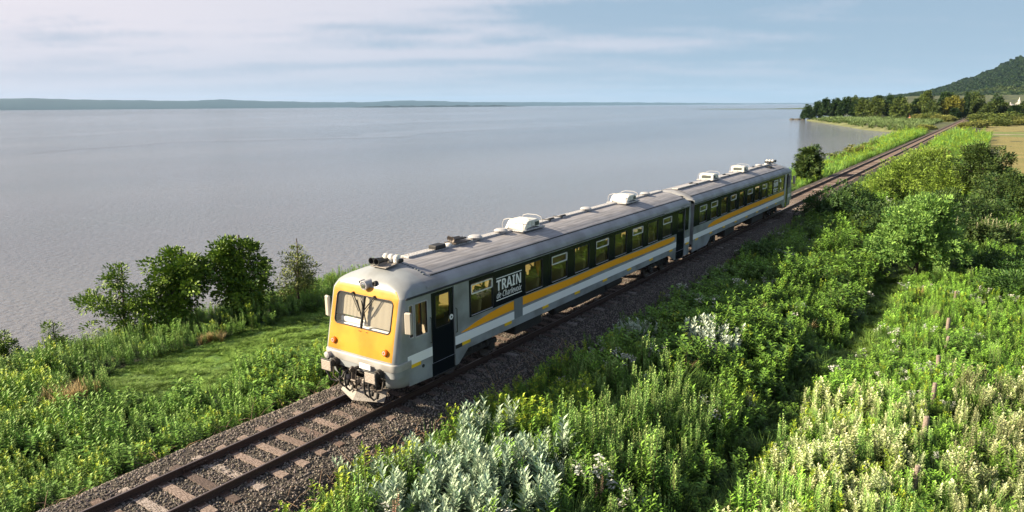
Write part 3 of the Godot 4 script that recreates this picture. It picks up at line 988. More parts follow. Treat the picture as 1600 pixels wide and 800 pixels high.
func small_things() -> void:
	# dry stalks lying along the gravel's edge
	rng.seed = 33
	var tw := MB.new()
	for k in 420:
		var p := V(rr(1.9, 3.0), 0, rr(-8.0, 6.0)) if k % 4 else V(rr(-2.9, -2.3), 0, rr(-1.0, 8.0))
		p.y = maxf(gh(p.x, p.z), -0.46 - (absf(p.x) - 2.2) * 0.6) + 0.02
		var a := rr(0, TAU)
		var ln := rr(0.25, 0.7)
		var dv := V(cos(a), rr(0.1, 0.9), sin(a)) * ln
		tw.col = jit(Color(0.26, 0.17, 0.11), 0.3)
		tw.tube(PackedVector3Array([p, p + dv * 0.5 + V(0, 0.06, 0), p + dv + V(rr(-0.1, 0.1), -0.05, rr(-0.1, 0.1))]), PackedFloat32Array([0.009, 0.007, 0.004]), 4, false)
	obj("dry_stalks", tw, M.bark).set_meta("kind", "stuff")
	# old fence posts among the weeds
	var names := ["nearest weathered fence post, low in the bright weeds", "second fence post from the camera, thick and leaning", "third fence post from the camera in the right hand weeds", "fourth fence post from the camera in the right hand weeds", "fifth fence post from the camera in the right hand weeds", "sixth fence post from the camera in the right hand weeds", "farthest fence post, beside the white flowers"]
	var zs := [-5.2, -8.2, -11.0, -13.7, -16.3, -18.8, -24.1]
	for k in zs.size():
		rng.seed = 70 + k
		var b := MB.new()
		var r := rr(0.055, 0.075) * (1.35 if k == 1 else 1.0)
		var lean := V(rr(-0.09, 0.09), 0, rr(-0.09, 0.09))
		b.tube(PackedVector3Array([V(0, -0.3, 0), lean * 0.6 + V(0, 0.55, 0), lean + V(0, 0.88, 0), lean * 1.02 + V(0, 0.90, 0)]), PackedFloat32Array([r * 1.1, r, r * 0.95, r * 0.7]), 9)
		var o := obj("fence_post", b, M.post_wood)
		o.position = V(13.3 + rr(-0.05, 0.05), gh(13.3, zs[k]), zs[k])
		tag(o, names[k], "fence post", "old fence posts along the weeds")
	# small orange house on the point
	house("cottage", "small orange cottage half hidden under the tallest olive tree", V(-27.0, -1.6, -466.0), 0.5, V(6.0, 3.0, 5.0), 1.8, M.house_orange, M.shingle)
	house("white_house", "low white house at the right edge beside the church", V(33.0, 2.2, -812.0), 0.2, V(9.0, 3.0, 7.0), 2.0, M.plaster, M.roof_tin)
	house("village_house", "pale house with a long roof left of the church", V(19.0, 2.6, -812.0), -0.3, V(9.0, 2.8, 7.0), 2.0, M.plaster, M.roof_tin)
	# church with a spire
	var c := thing("church", "distant white church with a pointed spire at the right edge", "church", V(27.5, 2.2, -835.0))
	var b := MB.new()
	b.box(V(0, 3.5, 0), V(9, 7, 16), 0.1)
	obj("wall", b, M.plaster, c)
	b = MB.new()
	b.prism(PackedVector3Array([V(-5, 6.9, 8.3), V(5, 6.9, 8.3), V(0, 11.0, 8.3)]), V(0, 0, -16.6))
	obj("roof", b, M.roof_tin, c)
	b = MB.new()
	b.box(V(0, 5.5, 8.4), V(3.2, 11.0, 3.2), 0.1)
	var belfry := obj("tower", b, M.plaster, c)
	b = MB.new()
	b.lathe(V(0, 11.0, 8.4), Vector3.UP, [[2.1, 0.0], [1.0, 2.4], [0.0, 7.0]], 8)
	obj("spire", b, M.plaster, belfry)
	for k in 4:
		b = MB.new()
		b.box(V(4.51, 3.6, -6.0 + 3.6 * k), V(0.06, 2.6, 1.0), 0.0)
		obj("window", b, M.dark_opening, c)
	b = MB.new()
	b.box(V(0, 1.4, 10.02), V(1.5, 2.8, 0.06), 0.0)
	obj("door", b, M.dark_opening, c)
	c.scale = Vector3.ONE * 0.62
	# white tower
	c = thing("white_tower", "slim white tower above the trees left of the church", "tower", V(10.0, 2.2, -817.0))
	b = MB.new()
	b.lathe(Vector3.ZERO, Vector3.UP, [[1.4, 0.0], [1.25, 8.2], [1.45, 8.3], [1.4, 9.2], [0.0, 9.9]], 14)
	obj("shaft", b, M.plaster, c)
	b = MB.new()
	b.box(V(0, 1.0, 1.4), V(0.9, 2.0, 0.1), 0.0)
	obj("door", b, M.dark_opening, c)
	# rocks at the point and driftwood on the mud
	rng.seed = 90
	for k in 7:
		b = MB.new()
		b.col = Color(0.06, 0.055, 0.05)
		var rows := []
		for j in 7:
			var row := PackedVector3Array()
			for i in 11:
				var a := TAU * (i % 10) / 10.0
				var e := PI * j / 6.0 - PI / 2
				var r := 1.0 + 0.25 * noise.get_noise_3d(cos(a) * 40.0 + k * 90.0, sin(a) * 40.0, e * 40.0)
				row.push_back(V(cos(a) * cos(e), sin(e) * 0.6, sin(a) * cos(e)) * r)
			rows.append(row)
		b.sheet2(rows)
		var o := obj("boulder", b, M.stone)
		var s := rr(0.7, 1.5)
		o.scale = V(s * 1.4, s, s)
		o.position = V(-100.5 - k * 1.3 - rr(0, 1), -2.9, -516.0 + rr(-3, 4))
		tag(o, ["dark rock nearest the trees at the wooded point's tip", "second dark rock out from the wooded point", "third dark rock out from the wooded point", "fourth dark rock out from the wooded point", "fifth dark rock out from the wooded point", "last but one dark rock out from the wooded point", "outermost dark rock in the water off the wooded point"][k], "rock", "rocks off the point")
	b = MB.new()
	for k in 5:
		b.tube(PackedVector3Array([V(rr(-0.3, 0.3), 0, rr(-0.3, 0.3)), V(rr(-0.6, 0.6), rr(0.05, 0.35), rr(-0.6, 0.6)), V(rr(-1.3, 1.3), rr(0.0, 0.3), rr(-1.0, 1.0))]), PackedFloat32Array([0.045, 0.03, 0.012]), 6)
	var d := obj("driftwood", b, M.trunk_bark)
	d.position = V(-21.0, -2.95, -3.6)
	tag(d, "dead driftwood branch lying on the mud left of the straggly tree", "branch")


func house(called: String, label: String, at: Vector3, turn: float, size: Vector3, rh: float, wm: Material, rm: Material) -> void:
	var c := thing(called, label, "house", at, turn)
	var b := MB.new()
	b.box(V(0, size.y * 0.5, 0), size, 0.05)
	obj("wall", b, wm, c)
	b = MB.new()
	var o := 0.4
	b.prism(PackedVector3Array([V(-size.x * 0.5 - o, size.y - 0.1, size.z * 0.5 + o), V(size.x * 0.5 + o, size.y - 0.1, size.z * 0.5 + o), V(0, size.y + rh, size.z * 0.5 + o)]), V(0, 0, -size.z - 2.0 * o))
	var r := obj("roof", b, rm, c)
	b = MB.new()
	b.box(V(size.x * 0.2, size.y + rh * 0.8, 0), V(0.6, rh, 0.6), 0.03)
	obj("chimney", b, wm, r)
	for k in 2:
		b = MB.new()
		b.box(V(size.x * (-0.28 + 0.56 * k), size.y * 0.55, size.z * 0.5 + 0.02), V(0.9, 1.1, 0.06), 0.0)
		obj("window", b, M.dark_opening, c)
	b = MB.new()
	b.box(V(0, 1.0, size.z * 0.5 + 0.02), V(0.9, 2.0, 0.06), 0.0)
	obj("door", b, M.dark_opening, c)


func materials() -> void:
	var grime := noise_tex(0.012, Color(0.80, 0.785, 0.77), Color(1, 1, 1), FastNoiseLite.TYPE_SIMPLEX_SMOOTH, 5, 512, 3, 0.4)
	var grime_fine := noise_tex(0.05, Color(0.62, 0.6, 0.58), Color(1, 1, 1), FastNoiseLite.TYPE_SIMPLEX_SMOOTH, 5, 512, 4, 0.42)
	var stony := noise_tex(0.06, Color(0.35, 0.33, 0.31), Color(1, 1, 1), FastNoiseLite.TYPE_CELLULAR, 3, 512, 5)
	var woody := noise_tex(0.03, Color(0.5, 0.46, 0.44), Color(1, 1, 1), FastNoiseLite.TYPE_SIMPLEX_SMOOTH, 5, 512, 6, 0.45)
	grain(mat("grey_paint", L(0.272, 0.29, 0.31), 0.42), grime, 0.12)
	grain(mat("roof_grey", L(0.28, 0.285, 0.31), 0.5), grime, 0.12)
	var rb := grain(mat("roof_ribbed", L(0.29, 0.28, 0.30), 0.6), grime, 0.25)
	rb.uv1_scale = Vector3(2.0, 1.0, 0.12)
	grain(mat("roof_strip", L(0.5, 0.49, 0.5), 0.55), grime_fine, 0.6)
	grain(mat("yellow_paint", L(0.58, 0.272, 0.026), 0.28), grime, 0.12)
	mat("orange_paint", L(0.90, 0.37, 0.010), 0.4)
	mat("white_paint", L(0.80, 0.80, 0.81), 0.42)
	mat("reflector", L(0.80, 0.50, 0.02), 0.35)
	mat("black_gloss", L(0.008, 0.010, 0.014), 0.15).metallic_specular = 0.22
	grain(mat("black_matt", L(0.018, 0.018, 0.02), 0.6), grime_fine, 0.7)
	grain(mat("underframe", L(0.030, 0.027, 0.025), 0.75), grime_fine, 0.9)
	mat("rubber", L(0.014, 0.014, 0.015), 0.7)
	grain(mat("buffer_face", L(0.46, 0.40, 0.36), 0.6), grime_fine, 1.2)
	grain(mat("dirty_steel", L(0.12, 0.10, 0.09), 0.55, 0.4), grime_fine, 1.2)
	grain(mat("plow_paint", L(0.30, 0.27, 0.25), 0.6), grime_fine, 0.9)
	mat("mirror_shell", L(0.40, 0.36, 0.31), 0.5)
	mat("frame_alu", L(0.72, 0.72, 0.70), 0.35, 0.2)
	mat("hatch_grey", L(0.16, 0.18, 0.2), 0.45)
	mat("chrome", L(0.6, 0.6, 0.6), 0.15, 0.9)
	mat("amber_lens", L(0.75, 0.16, 0.01), 0.2)
	mat("red_paint", L(0.45, 0.02, 0.015), 0.4)
	grain(mat("unit_white", L(0.74, 0.72, 0.68), 0.45), grime, 0.6)
	mat("grille_dark", L(0.05, 0.06, 0.055), 0.6)
	mat("vent_grey", L(0.38, 0.37, 0.38), 0.5)
	mat("lettering", L(0.80, 0.80, 0.80), 0.5)
	mat("interior", L(0.34, 0.32, 0.26), 0.8)
	mat("cab_wall", L(0.80, 0.68, 0.50), 0.8)
	mat("added_cloth", L(0.27, 0.24, 0.185), 0.85)
	grain(mat("lip_grey", L(0.36, 0.35, 0.34), 0.5), grime, 0.15)
	mat("cab_desk", L(0.7, 0.69, 0.66), 0.6)
	mat("seat_cloth", L(0.42, 0.34, 0.12), 0.85)
	mat("orange_panel", L(0.75, 0.28, 0.01), 0.8)
	mat("brown_panel", L(0.30, 0.12, 0.04), 0.8)
	mat("hivis", L(0.8, 0.22, 0.01), 0.7)
	var g := mat("window_glass", Color(0.03, 0.07, 0.06, 0.45), 0.02)
	g.transparency = BaseMaterial3D.TRANSPARENCY_ALPHA
	g = mat("screen_glass", Color(0.6, 0.6, 0.55, 0.06), 0.02)
	g.transparency = BaseMaterial3D.TRANSPARENCY_ALPHA
	g = mat("lamp_glass", Color(0.9, 0.9, 0.9, 0.25), 0.03)
	g.transparency = BaseMaterial3D.TRANSPARENCY_ALPHA
	# track
	grain(mat("rail_rust", L(0.075, 0.042, 0.032), 0.65, 0.2), grime_fine, 1.5)
	mat("rail_top", L(0.26, 0.21, 0.19), 0.32, 0.8)
	var tones := [[0.31, 0.24, 0.21], [0.24, 0.18, 0.155], [0.18, 0.125, 0.105], [0.40, 0.345, 0.32], [0.12, 0.085, 0.075]]
	for k in 5:
		var w := grain(mat("tie_%d" % k, L(tones[k][0], tones[k][1], tones[k][2]), 0.85), woody, 1.0, 0.8)
		w.uv1_scale = Vector3(0.5, 3.0, 3.0)
	grain(mat("ballast", L(0.13, 0.11, 0.098), 0.95), stony, 1.1, 5.0)
	var st := mat("stone", Color(1, 1, 1), 0.9)
	st.vertex_color_use_as_albedo = true
	# ground
	var soil := noise_tex(0.02, Color(0.55, 0.55, 0.5), Color(1, 1, 1), FastNoiseLite.TYPE_SIMPLEX_SMOOTH, 6, 512, 9)
	var gm := grain(mat("ground", Color(1, 1, 1), 0.95), soil, 0.35, 6.0)
	gm.vertex_color_use_as_albedo = true
	for nm in ["plain_tint", "bark"]:
		var pm := mat(nm, Color(1, 1, 1), 0.85)
		pm.vertex_color_use_as_albedo = true
	grain(mat("trunk_bark", L(0.14, 0.11, 0.085), 0.95), woody, 1.5, 2.0)
	grain(mat("post_wood", L(0.36, 0.29, 0.25), 0.9), woody, 2.0, 1.0)
	# leaves: thin sheets that let some light through
	var lf := mat("leaf", Color(1, 1, 1), 0.55)
	lf.vertex_color_use_as_albedo = true
	lf.backlight_enabled = true
	lf.backlight = Color(0.40, 0.40, 0.40)
	lf.metallic_specular = 0.35
	var mt := mat("matte_leaf", Color(1, 1, 1), 0.8)
	mt.vertex_color_use_as_albedo = true
	mt.backlight_enabled = true
	mt.backlight = Color(0.32, 0.32, 0.32)
	mt.metallic_specular = 0.25
	# water
	var wm := mat("water", L(0.150, 0.150, 0.150), 0.07)
	wm.vertex_color_use_as_albedo = true
	wm.albedo_color = Color(1, 1, 1)
	var wf := FastNoiseLite.new()
	wf.noise_type = FastNoiseLite.TYPE_SIMPLEX_SMOOTH
	wf.frequency = 0.02
	wf.fractal_octaves = 5
	wf.fractal_gain = 0.62
	wf.domain_warp_enabled = true
	wf.domain_warp_amplitude = 18.0
	var wt := NoiseTexture2D.new()
	wt.width = 1024
	wt.height = 1024
	wt.seamless = true
	wt.as_normal_map = true
	wt.bump_strength = 8.0
	wt.noise = wf
	wm.normal_enabled = true
	wm.normal_texture = wt
	wm.normal_scale = 0.75
	wm.uv1_triplanar = true
	wm.uv1_world_triplanar = true
	wm.uv1_scale = Vector3(0.07, 0.07, 0.07)
	var cm: StandardMaterial3D = wm.duplicate()
	cm.normal_scale = 0.52
	M["calm_water"] = cm
	# far things
	for nm in ["hill_tint"]:
		var hm := mat(nm, Color(1, 1, 1), 0.95)
		hm.vertex_color_use_as_albedo = true
	grain(mat("plaster", L(0.62, 0.60, 0.56), 0.8), grime_fine, 0.2)
	mat("house_orange", L(0.42, 0.20, 0.12), 0.8)
	grain(mat("shingle", L(0.16, 0.13, 0.12), 0.85), grime_fine, 0.3)
	mat("roof_tin", L(0.4, 0.36, 0.36), 0.5)
	mat("dark_opening", L(0.02, 0.022, 0.025), 0.2)


# ---------------------------------------------------------------- the railcar (front face near z = 0, body towards -z, rails at y = 0)
const W := 1.425
const ROOF := [[1.425, 3.10], [1.40, 3.25], [1.30, 3.365], [1.134, 3.457], [0.80, 3.60], [0.40, 3.70], [0.0, 3.74]]


func roof_y(x: float) -> float:
	x = absf(x)
	for k in ROOF.size() - 1:
		if x <= ROOF[k][0] and x >= ROOF[k + 1][0]:
			return lerpf(ROOF[k + 1][1], ROOF[k][1], (x - ROOF[k + 1][0]) / (ROOF[k][0] - ROOF[k + 1][0]))
	return 3.1


func V(x: float, y: float, z: float) -> Vector3:
	return Vector3(x, y, z)


# side wall with rectangular openings; s is the side, holes are [z_front, z_back, y0, y1]
func wall(b: MB, s: float, x: float, th: float, z0: float, z1: float, y0: float, y1: float, holes: Array, reveal := true) -> void:
	var zs := [z0, z1]
	var ys := [y0, y1]
	for h in holes:
		for q in [h[0], h[1]]:
			if q < z0 and q > z1 and not zs.has(q):
				zs.append(q)
		for q in [h[2], h[3]]:
			if q > y0 and q < y1 and not ys.has(q):
				ys.append(q)
	zs.sort()
	ys.sort()
	for i in zs.size() - 1:
		for j in ys.size() - 1:
			var mz: float = (zs[i] + zs[i + 1]) * 0.5
			var my: float = (ys[j] + ys[j + 1]) * 0.5
			var open := false
			for h in holes:
				if mz < h[0] and mz > h[1] and my > h[2] and my < h[3]:
					open = true
			if open:
				continue
			for side in ([0, 1] if th > 0.0 else [0]):
				var xx: float = (x - th * side) * s
				var a := V(xx, ys[j], zs[i])
				var c := V(xx, ys[j], zs[i + 1])
				var d := V(xx, ys[j + 1], zs[i + 1])
				var e := V(xx, ys[j + 1], zs[i])
				b.qout(a, c, d, e, V(xx - s * (1.0 if side == 0 else -1.0), my, mz))
	if th > 0.0 and reveal:
		for h in holes:
			var xo := x * s
			var xi := (x - th) * s
			var ctr := V((xo + xi) * 0.5, (h[2] + h[3]) * 0.5, (h[0] + h[1]) * 0.5)
			for e in [[V(xo, h[2], h[0]), V(xo, h[2], h[1]), V(xi, h[2], h[1]), V(xi, h[2], h[0])], [V(xo, h[3], h[0]), V(xo, h[3], h[1]), V(xi, h[3], h[1]), V(xi, h[3], h[0])], [V(xo, h[2], h[0]), V(xo, h[3], h[0]), V(xi, h[3], h[0]), V(xi, h[2], h[0])], [V(xo, h[2], h[1]), V(xo, h[3], h[1]), V(xi, h[3], h[1]), V(xi, h[2], h[1])]]:
				# turned towards the opening
				var n1: Vector3 = (e[2] - e[0]).cross(e[3] - e[1])
				var mid: Vector3 = (e[0] + e[2]) * 0.5
				if n1.dot(ctr - mid) < 0.0:
					b.quad(e[0], e[3], e[2], e[1])
				else:
					b.quad(e[0], e[1], e[2], e[3])


# rounded rectangle in the plane (z, y) at x; as a frame (ring tube of square section)
func ring_frame(b: MB, x: float, s: float, z0: float, z1: float, y0: float, y1: float, r: float, wd: float, proud: float) -> void:
	var rows := [PackedVector3Array(), PackedVector3Array(), PackedVector3Array(), PackedVector3Array()]
	var zc := (z0 + z1) * 0.5
	var yc := (y0 + y1) * 0.5
	var hz := absf(z1 - z0) * 0.5
	var hy := (y1 - y0) * 0.5
	for q in 4:
		for k in 5:
			var an := PI * 0.5 * q + PI * 0.5 * k / 4.0
			var dv := Vector2(cos(an), sin(an))
			var cz := (hz - r) * signf(cos(PI * 0.5 * q + PI * 0.25))
			var cy := (hy - r) * signf(sin(PI * 0.5 * q + PI * 0.25))
			var o := Vector2(cz, cy) + dv * r
			var inn := Vector2(cz, cy) + dv * maxf(r - wd, 0.004)
			if r < wd:
				inn = Vector2(cz, cy) + dv * 0.004 - Vector2(signf(cz), signf(cy)) * (wd - r)
			rows[0].push_back(V((x - 0.004) * s, yc + o.y, zc + o.x))
			rows[1].push_back(V((x + proud) * s, yc + o.y, zc + o.x))
			rows[2].push_back(V((x + proud) * s, yc + inn.y, zc + inn.x))
			rows[3].push_back(V((x - 0.03) * s, yc + inn.y, zc + inn.x))
	for r2 in 3:
		for k in 20:
			var a: Vector3 = rows[r2][k]
			var c: Vector3 = rows[r2][(k + 1) % 20]
			var d: Vector3 = rows[r2 + 1][(k + 1) % 20]
			var e: Vector3 = rows[r2 + 1][k]
			var mid := (a + c + d + e) * 0.25
			var out := V(s, 0, 0)
			if r2 == 0:
				out = V(0, mid.y - yc, mid.z - zc)
			elif r2 == 2:
				out = V(0, yc - mid.y, zc - mid.z)
			if (d - a).cross(e - c).dot(out) < 0.0:
				b.quad(a, e, d, c)
			else:
				b.quad(a, c, d, e)


func cab_zf(y: float) -> float:
	var t := [[0.5, 0.18], [1.12, 0.21], [1.40, 0.19], [2.13, 0.035], [3.02, -0.165], [3.28, -0.25], [3.365, -0.30], [3.457, -0.38], [3.60, -0.56], [3.70, -0.80], [3.74, -1.08]]
	for k in t.size() - 1:
		if y <= t[k + 1][1 - 1]:
			return lerpf(t[k][1], t[k + 1][1], clampf((y - t[k][0]) / (t[k + 1][0] - t[k][0]), 0, 1))
	return -1.08


func cab_w(y: float) -> float:
	if y <= 3.1:
		return W
	for k in ROOF.size() - 1:
		if y <= ROOF[k + 1][1]:
			return lerpf(ROOF[k][0], ROOF[k + 1][0], (y - ROOF[k][1]) / (ROOF[k + 1][1] - ROOF[k][1]))
	return 0.02


# points of the front's plan outline at height y, from the middle (f = 0) round the corner to the side (right half)
func cab_row(y: float, zend: float, off := 0.0) -> PackedVector3Array:
	var w := cab_w(y)
	var zf := cab_zf(y)
	var r := minf(0.2, w * 0.5) if y <= 3.1 else clampf(lerpf(0.2, 0.55, (y - 3.1) / 0.5), 0.0, w * 0.8)
	var p := PackedVector3Array()
	for f in [0.0, 0.03, 0.45, 0.898, 1.0]:
		var x: float = f * (w - r)
		p.push_back(V(x, y, zf + off - 0.02 * f * f))
	for k in range(1, 7):
		var an := PI * 0.5 * k / 6.0
		p.push_back(V(w - r + (r + off) * sin(an), y, zf - 0.02 - r + (r + off) * cos(an)))
	p.push_back(V(w + off, y, zend))
	return p


func mirror_row(p: PackedVector3Array) -> PackedVector3Array:
	var q := PackedVector3Array()
	for k in range(p.size() - 1, 0, -1):
		q.push_back(V(-p[k].x, p[k].y, p[k].z))
	q.append_array(p)
	return q


func cab_shell(car: Node3D) -> void:
	var grey := MB.new()
	var yellow := MB.new()
	var ys := [0.94, 1.12, 1.25, 1.40, 1.75, 2.13, 2.55, 3.02, 3.10, 3.101, 3.18, 3.28, 3.34, 3.40, 3.457, 3.53, 3.60, 3.66, 3.70, 3.73, 3.74]
	var rows := []
	for y in ys:
		rows.append(mirror_row(cab_row(y, -0.42 if y <= 3.1 else -1.2)))
	var nc: int = rows[0].size()
	var mid := nc / 2
	# smooth normals over the whole shell, then each cell goes to its paint
	var nrm := []
	for r in rows.size():
		var nr := PackedVector3Array()
		for k in nc:
			var a: Vector3 = rows[maxi(r - 1, 0)][k]
			var b: Vector3 = rows[mini(r + 1, rows.size() - 1)][k]
			var d: Vector3 = rows[r][maxi(k - 1, 0)]
			var e: Vector3 = rows[r][mini(k + 1, nc - 1)]
			var nn := (e - d).cross(b - a)
			nr.push_back(nn.normalized() if nn.length_squared() > 1e-14 else Vector3.UP)
		nrm.append(nr)
	for r in rows.size() - 1:
		for k in nc - 1:
			var f0 := mini(absi(k - mid), absi(k + 1 - mid))
			if ys[r] >= 2.12 and ys[r + 1] <= 3.03 and f0 <= 2:
				continue
			var tgt: MB = yellow if (ys[r] >= 1.39 and ys[r + 1] <= 3.29 and f0 <= 4) else grey
			var i := tgt.v.size()
			for q in [[r, k], [r, k + 1], [r + 1, k + 1], [r + 1, k]]:
				tgt.vert(rows[q[0]][q[1]], nrm[q[0]][q[1]])
			tgt.ix.append_array([i, i + 2, i + 1, i, i + 3, i + 2])
	# fillers that round the windscreen's corners
	for sx in [-1.0, 1.0]:
		for yy in [[2.13, 1.0], [3.02, -1.0]]:
			var cxx := 1.1
			var pts := PackedVector3Array()
			var y0: float = yy[0]
			var dy: float = yy[1]
			pts.push_back(V(sx * cxx, y0, cab_zf(y0) - 0.016))
			for k in 5:
				var an := PI * 0.5 * k / 4.0
				var yk := y0 + dy * (0.13 - 0.13 * sin(an))
				pts.push_back(V(sx * (cxx - 0.13 + 0.13 * cos(an)), yk, cab_zf(yk) - 0.016))
			for k in range(1, pts.size() - 1):
				yellow.tout(pts[0], pts[k], pts[k + 1], V(0, 2.5, -1))
	obj("cab_shell", grey, M.grey_paint, car)
	obj("front_panel", yellow, M.yellow_paint, car)
	# windscreen: two panes, black rubber round them, a post between
	var zz := func(y: float) -> float: return cab_zf(y) - 0.014
	for sx in [-1.0, 1.0]:
		var pane := MB.new()
		var a := V(sx * 0.035, 2.14, zz.call(2.14))
		var b := V(sx * 1.1, 2.14, zz.call(2.14) - 0.012)
		var c := V(sx * 1.1, 3.01, zz.call(3.01) - 0.012)
		var d := V(sx * 0.035, 3.01, zz.call(3.01))
		pane.qout(a, b, c, d, V(0, 2.5, -2))
		obj("windscreen", pane, M.screen_glass, car)
	var gk := MB.new()
	var path := PackedVector3Array()
	for q in 4:
		for k in 6:
			var an := PI * 0.5 * q + PI * 0.5 * k / 5.0
			var sx := signf(cos(PI * 0.5 * q + PI * 0.25))
			var sy := signf(sin(PI * 0.5 * q + PI * 0.25))
			var x := sx * 0.97 + 0.13 * cos(an)
			var y := 2.575 + sy * 0.315 + 0.13 * sin(an)
			path.push_back(V(x, y, cab_zf(y) - 0.008 - 0.012 * absf(x)))
	path.push_back(path[0])
	path.push_back(path[1])
	gk.tube(path, PackedFloat32Array([0.024]), 6, false)
	gk.tube(PackedVector3Array([V(0, 2.13, zz.call(2.13) + 0.005), V(0, 3.02, zz.call(3.02) + 0.005)]), PackedFloat32Array([0.04]), 6)
	obj("windscreen_seal", gk, M.rubber, car)
	for sx in [-1.0, 1.0]:
		var wp := MB.new()
		var p0 := V(0.42 * sx - 0.02, 3.06, cab_zf(3.06) + 0.03)
		var p1 := V(0.07 * sx, 2.62, cab_zf(2.62) + 0.05)
		wp.cyl(p0 + V(0, 0, -0.05), p0 + V(0, 0, 0.03), 0.03, 8)
		wp.cyl(p0, p1, 0.017, 6)
		wp.cyl(p0 + V(0.06 * sx, -0.02, 0.01), p1 + V(0.05 * sx, -0.03, 0), 0.012, 5)
		wp.box(V(0.075 * sx, 2.60, cab_zf(2.6) + 0.03), V(0.02, 0.72, 0.03), 0.0, Basis(Vector3.FORWARD, 0.05 * sx) * Basis(Vector3.RIGHT, 0.22))
		obj("wiper", wp, M.rubber, car)


func cab_details(car: Node3D, plain_end: bool) -> void:
	# top lamp cluster
	var b := MB.new()
	b.lathe(V(0.02, 3.36, -0.46), V(0, -0.08, 1), [[0.0, 0.0], [0.125, 0.02], [0.135, 0.30], [0.13, 0.34], [0.11, 0.345], [0.105, 0.31], [0.0, 0.30]], 18)
	b.lathe(V(-0.20, 3.40, -0.46), V(0, -0.05, 1), [[0.0, 0.0], [0.05, 0.02], [0.058, 0.26], [0.045, 0.265], [0.04, 0.24], [0.0, 0.235]], 12)
	obj("headlight_housing", b, M.vent_grey, car)
	b = MB.new()
	b.lathe(V(0.02, 3.335, -0.14), V(0, -0.08, 1), [[0.103, 0.0], [0.09, 0.02], [0.05, 0.034], [0.0, 0.038]], 16)
	obj("headlight", b, M.chrome, car)
	b = MB.new()
	b.lathe(V(0.30, 3.39, -0.36), V(0, 0, 1), [[0.075, 0.0], [0.075, 0.1], [0.055, 0.11], [0.05, 0.085], [0.0, 0.08]], 14)
	obj("headlight_bezel", b, M.rubber, car)
	for sx in [-1.0, 1.0]:
		b = MB.new()
		b.lathe(V(1.02 * sx, 1.64, cab_zf(1.64) - 0.03), V(0, 0.1, 1), [[0.095, 0.0], [0.095, 0.075], [0.075, 0.09], [0.0, 0.085]], 16)
		var lamp := obj("marker_light", b, M.amber_lens, car)
		b = MB.new()
		b.lathe(V(1.02 * sx, 1.648, cab_zf(1.64) + 0.05), V(0, 0.1, 1), [[0.055, 0.0], [0.055, 0.018], [0.035, 0.02], [0.035, 0.0]], 12)
		obj("lamp_ring", b, M.vent_grey, lamp)
		# mirrors
		b = MB.new()
		b.box(V(1.60 * sx, 2.48, -0.20), V(0.21, 0.62, 0.10), 0.03, Basis(Vector3.UP, 0.25 * sx))
		var mir := obj("door_mirror", b, M.mirror_shell, car)
		b = MB.new()
		for yy in [2.22, 2.74]:
			b.tube(PackedVector3Array([V(1.41 * sx, yy, -0.38), V(1.50 * sx, yy, -0.24), V(1.60 * sx, yy, -0.22)]), PackedFloat32Array([0.016]), 6)
		obj("bracket", b, M.rubber, mir)
	# small grey rail along the foot of the windscreen
	b = MB.new()
	b.box(V(-0.02, 2.06, cab_zf(2.06) + 0.012), V(0.10, 0.012, 0.02), 0.003)
	b.box(V(0.25, 2.06, cab_zf(2.06) + 0.012), V(0.06, 0.012, 0.02), 0.003)
	obj("washer_nozzle", b, M.rubber, car)
	# bumper lip
	var rows := []
	for q in [[1.13, 0.0], [1.14, 0.022], [1.31, 0.03], [1.345, 0.02], [1.35, 0.0]]:
		rows.append(mirror_row(cab_row(q[0], -0.42, q[1])))
	b = MB.new()
	b.sheet(rows, true)
	obj("bumper_lip", b, M.lip_grey, car)
	b = MB.new()
	b.box(V(0.36, 1.16, 0.295), V(0.44, 0.16, 0.02), 0.006)
	obj("front_plate", b, M.lettering, car)
	# cheeks below the lip
	for sx in [-1.0, 1.0]:
		b = MB.new()
		rows = []
		for q in [[0.58, 0.10], [0.66, 0.04], [0.80, 0.01], [1.11, 0.0]]:
			var pr := PackedVector3Array()
			for k in 8:
				var an := PI * 0.5 * k / 7.0
				pr.push_back(V(sx * (W - 0.42 - q[1] + 0.42 * cos(an)), q[0], -0.30 + 0.46 * sin(an) - q[1]))
			pr.insert(0, V(sx * (W - q[1] * 0.3), q[0], -0.34))
			rows.append(pr)
		b.sheet(rows, sx < 0.0)
		obj("corner_cheek", b, M.grey_paint, car)
	# buffer beam, buffers
	b = MB.new()
	b.box(V(0, 0.95, 0.02), V(2.1, 0.34, 0.10), 0.02)
	b.box(V(0, 0.72, -0.25), V(1.7, 0.25, 0.4), 0.02)
	obj("buffer_beam", b, M.underframe, car)
	for sx in [-1.0, 1.0]:
		b = MB.new()
		b.lathe(V(0.875 * sx, 1.04, 0.05), V(0, 0, 1), [[0.17, 0.0], [0.17, 0.04], [0.135, 0.06], [0.125, 0.30], [0.10, 0.31], [0.095, 0.54]], 18)
		var buf := obj("buffer", b, M.underframe, car)
		b = MB.new()
		b.box(V(0.875 * sx, 1.04, 0.585), V(0.47, 0.36, 0.05), 0.022)
		obj("buffer_head", b, M.rubber, buf)
		b = MB.new()
		b.box(V(0.875 * sx, 1.04, 0.612), V(0.39, 0.285, 0.02), 0.008)
		obj("buffer_face", b, M.buffer_face, buf)
	# coupling hook and shackle
	b = MB.new()
	b.box(V(0, 1.02, 0.12), V(0.26, 0.26, 0.16), 0.03)
	b.tube(PackedVector3Array([V(0, 1.03, 0.15), V(0, 1.04, 0.36), V(0, 1.10, 0.44), V(0, 1.06, 0.50), V(0, 0.98, 0.47)]), PackedFloat32Array([0.06, 0.055, 0.05, 0.045, 0.03]), 8)
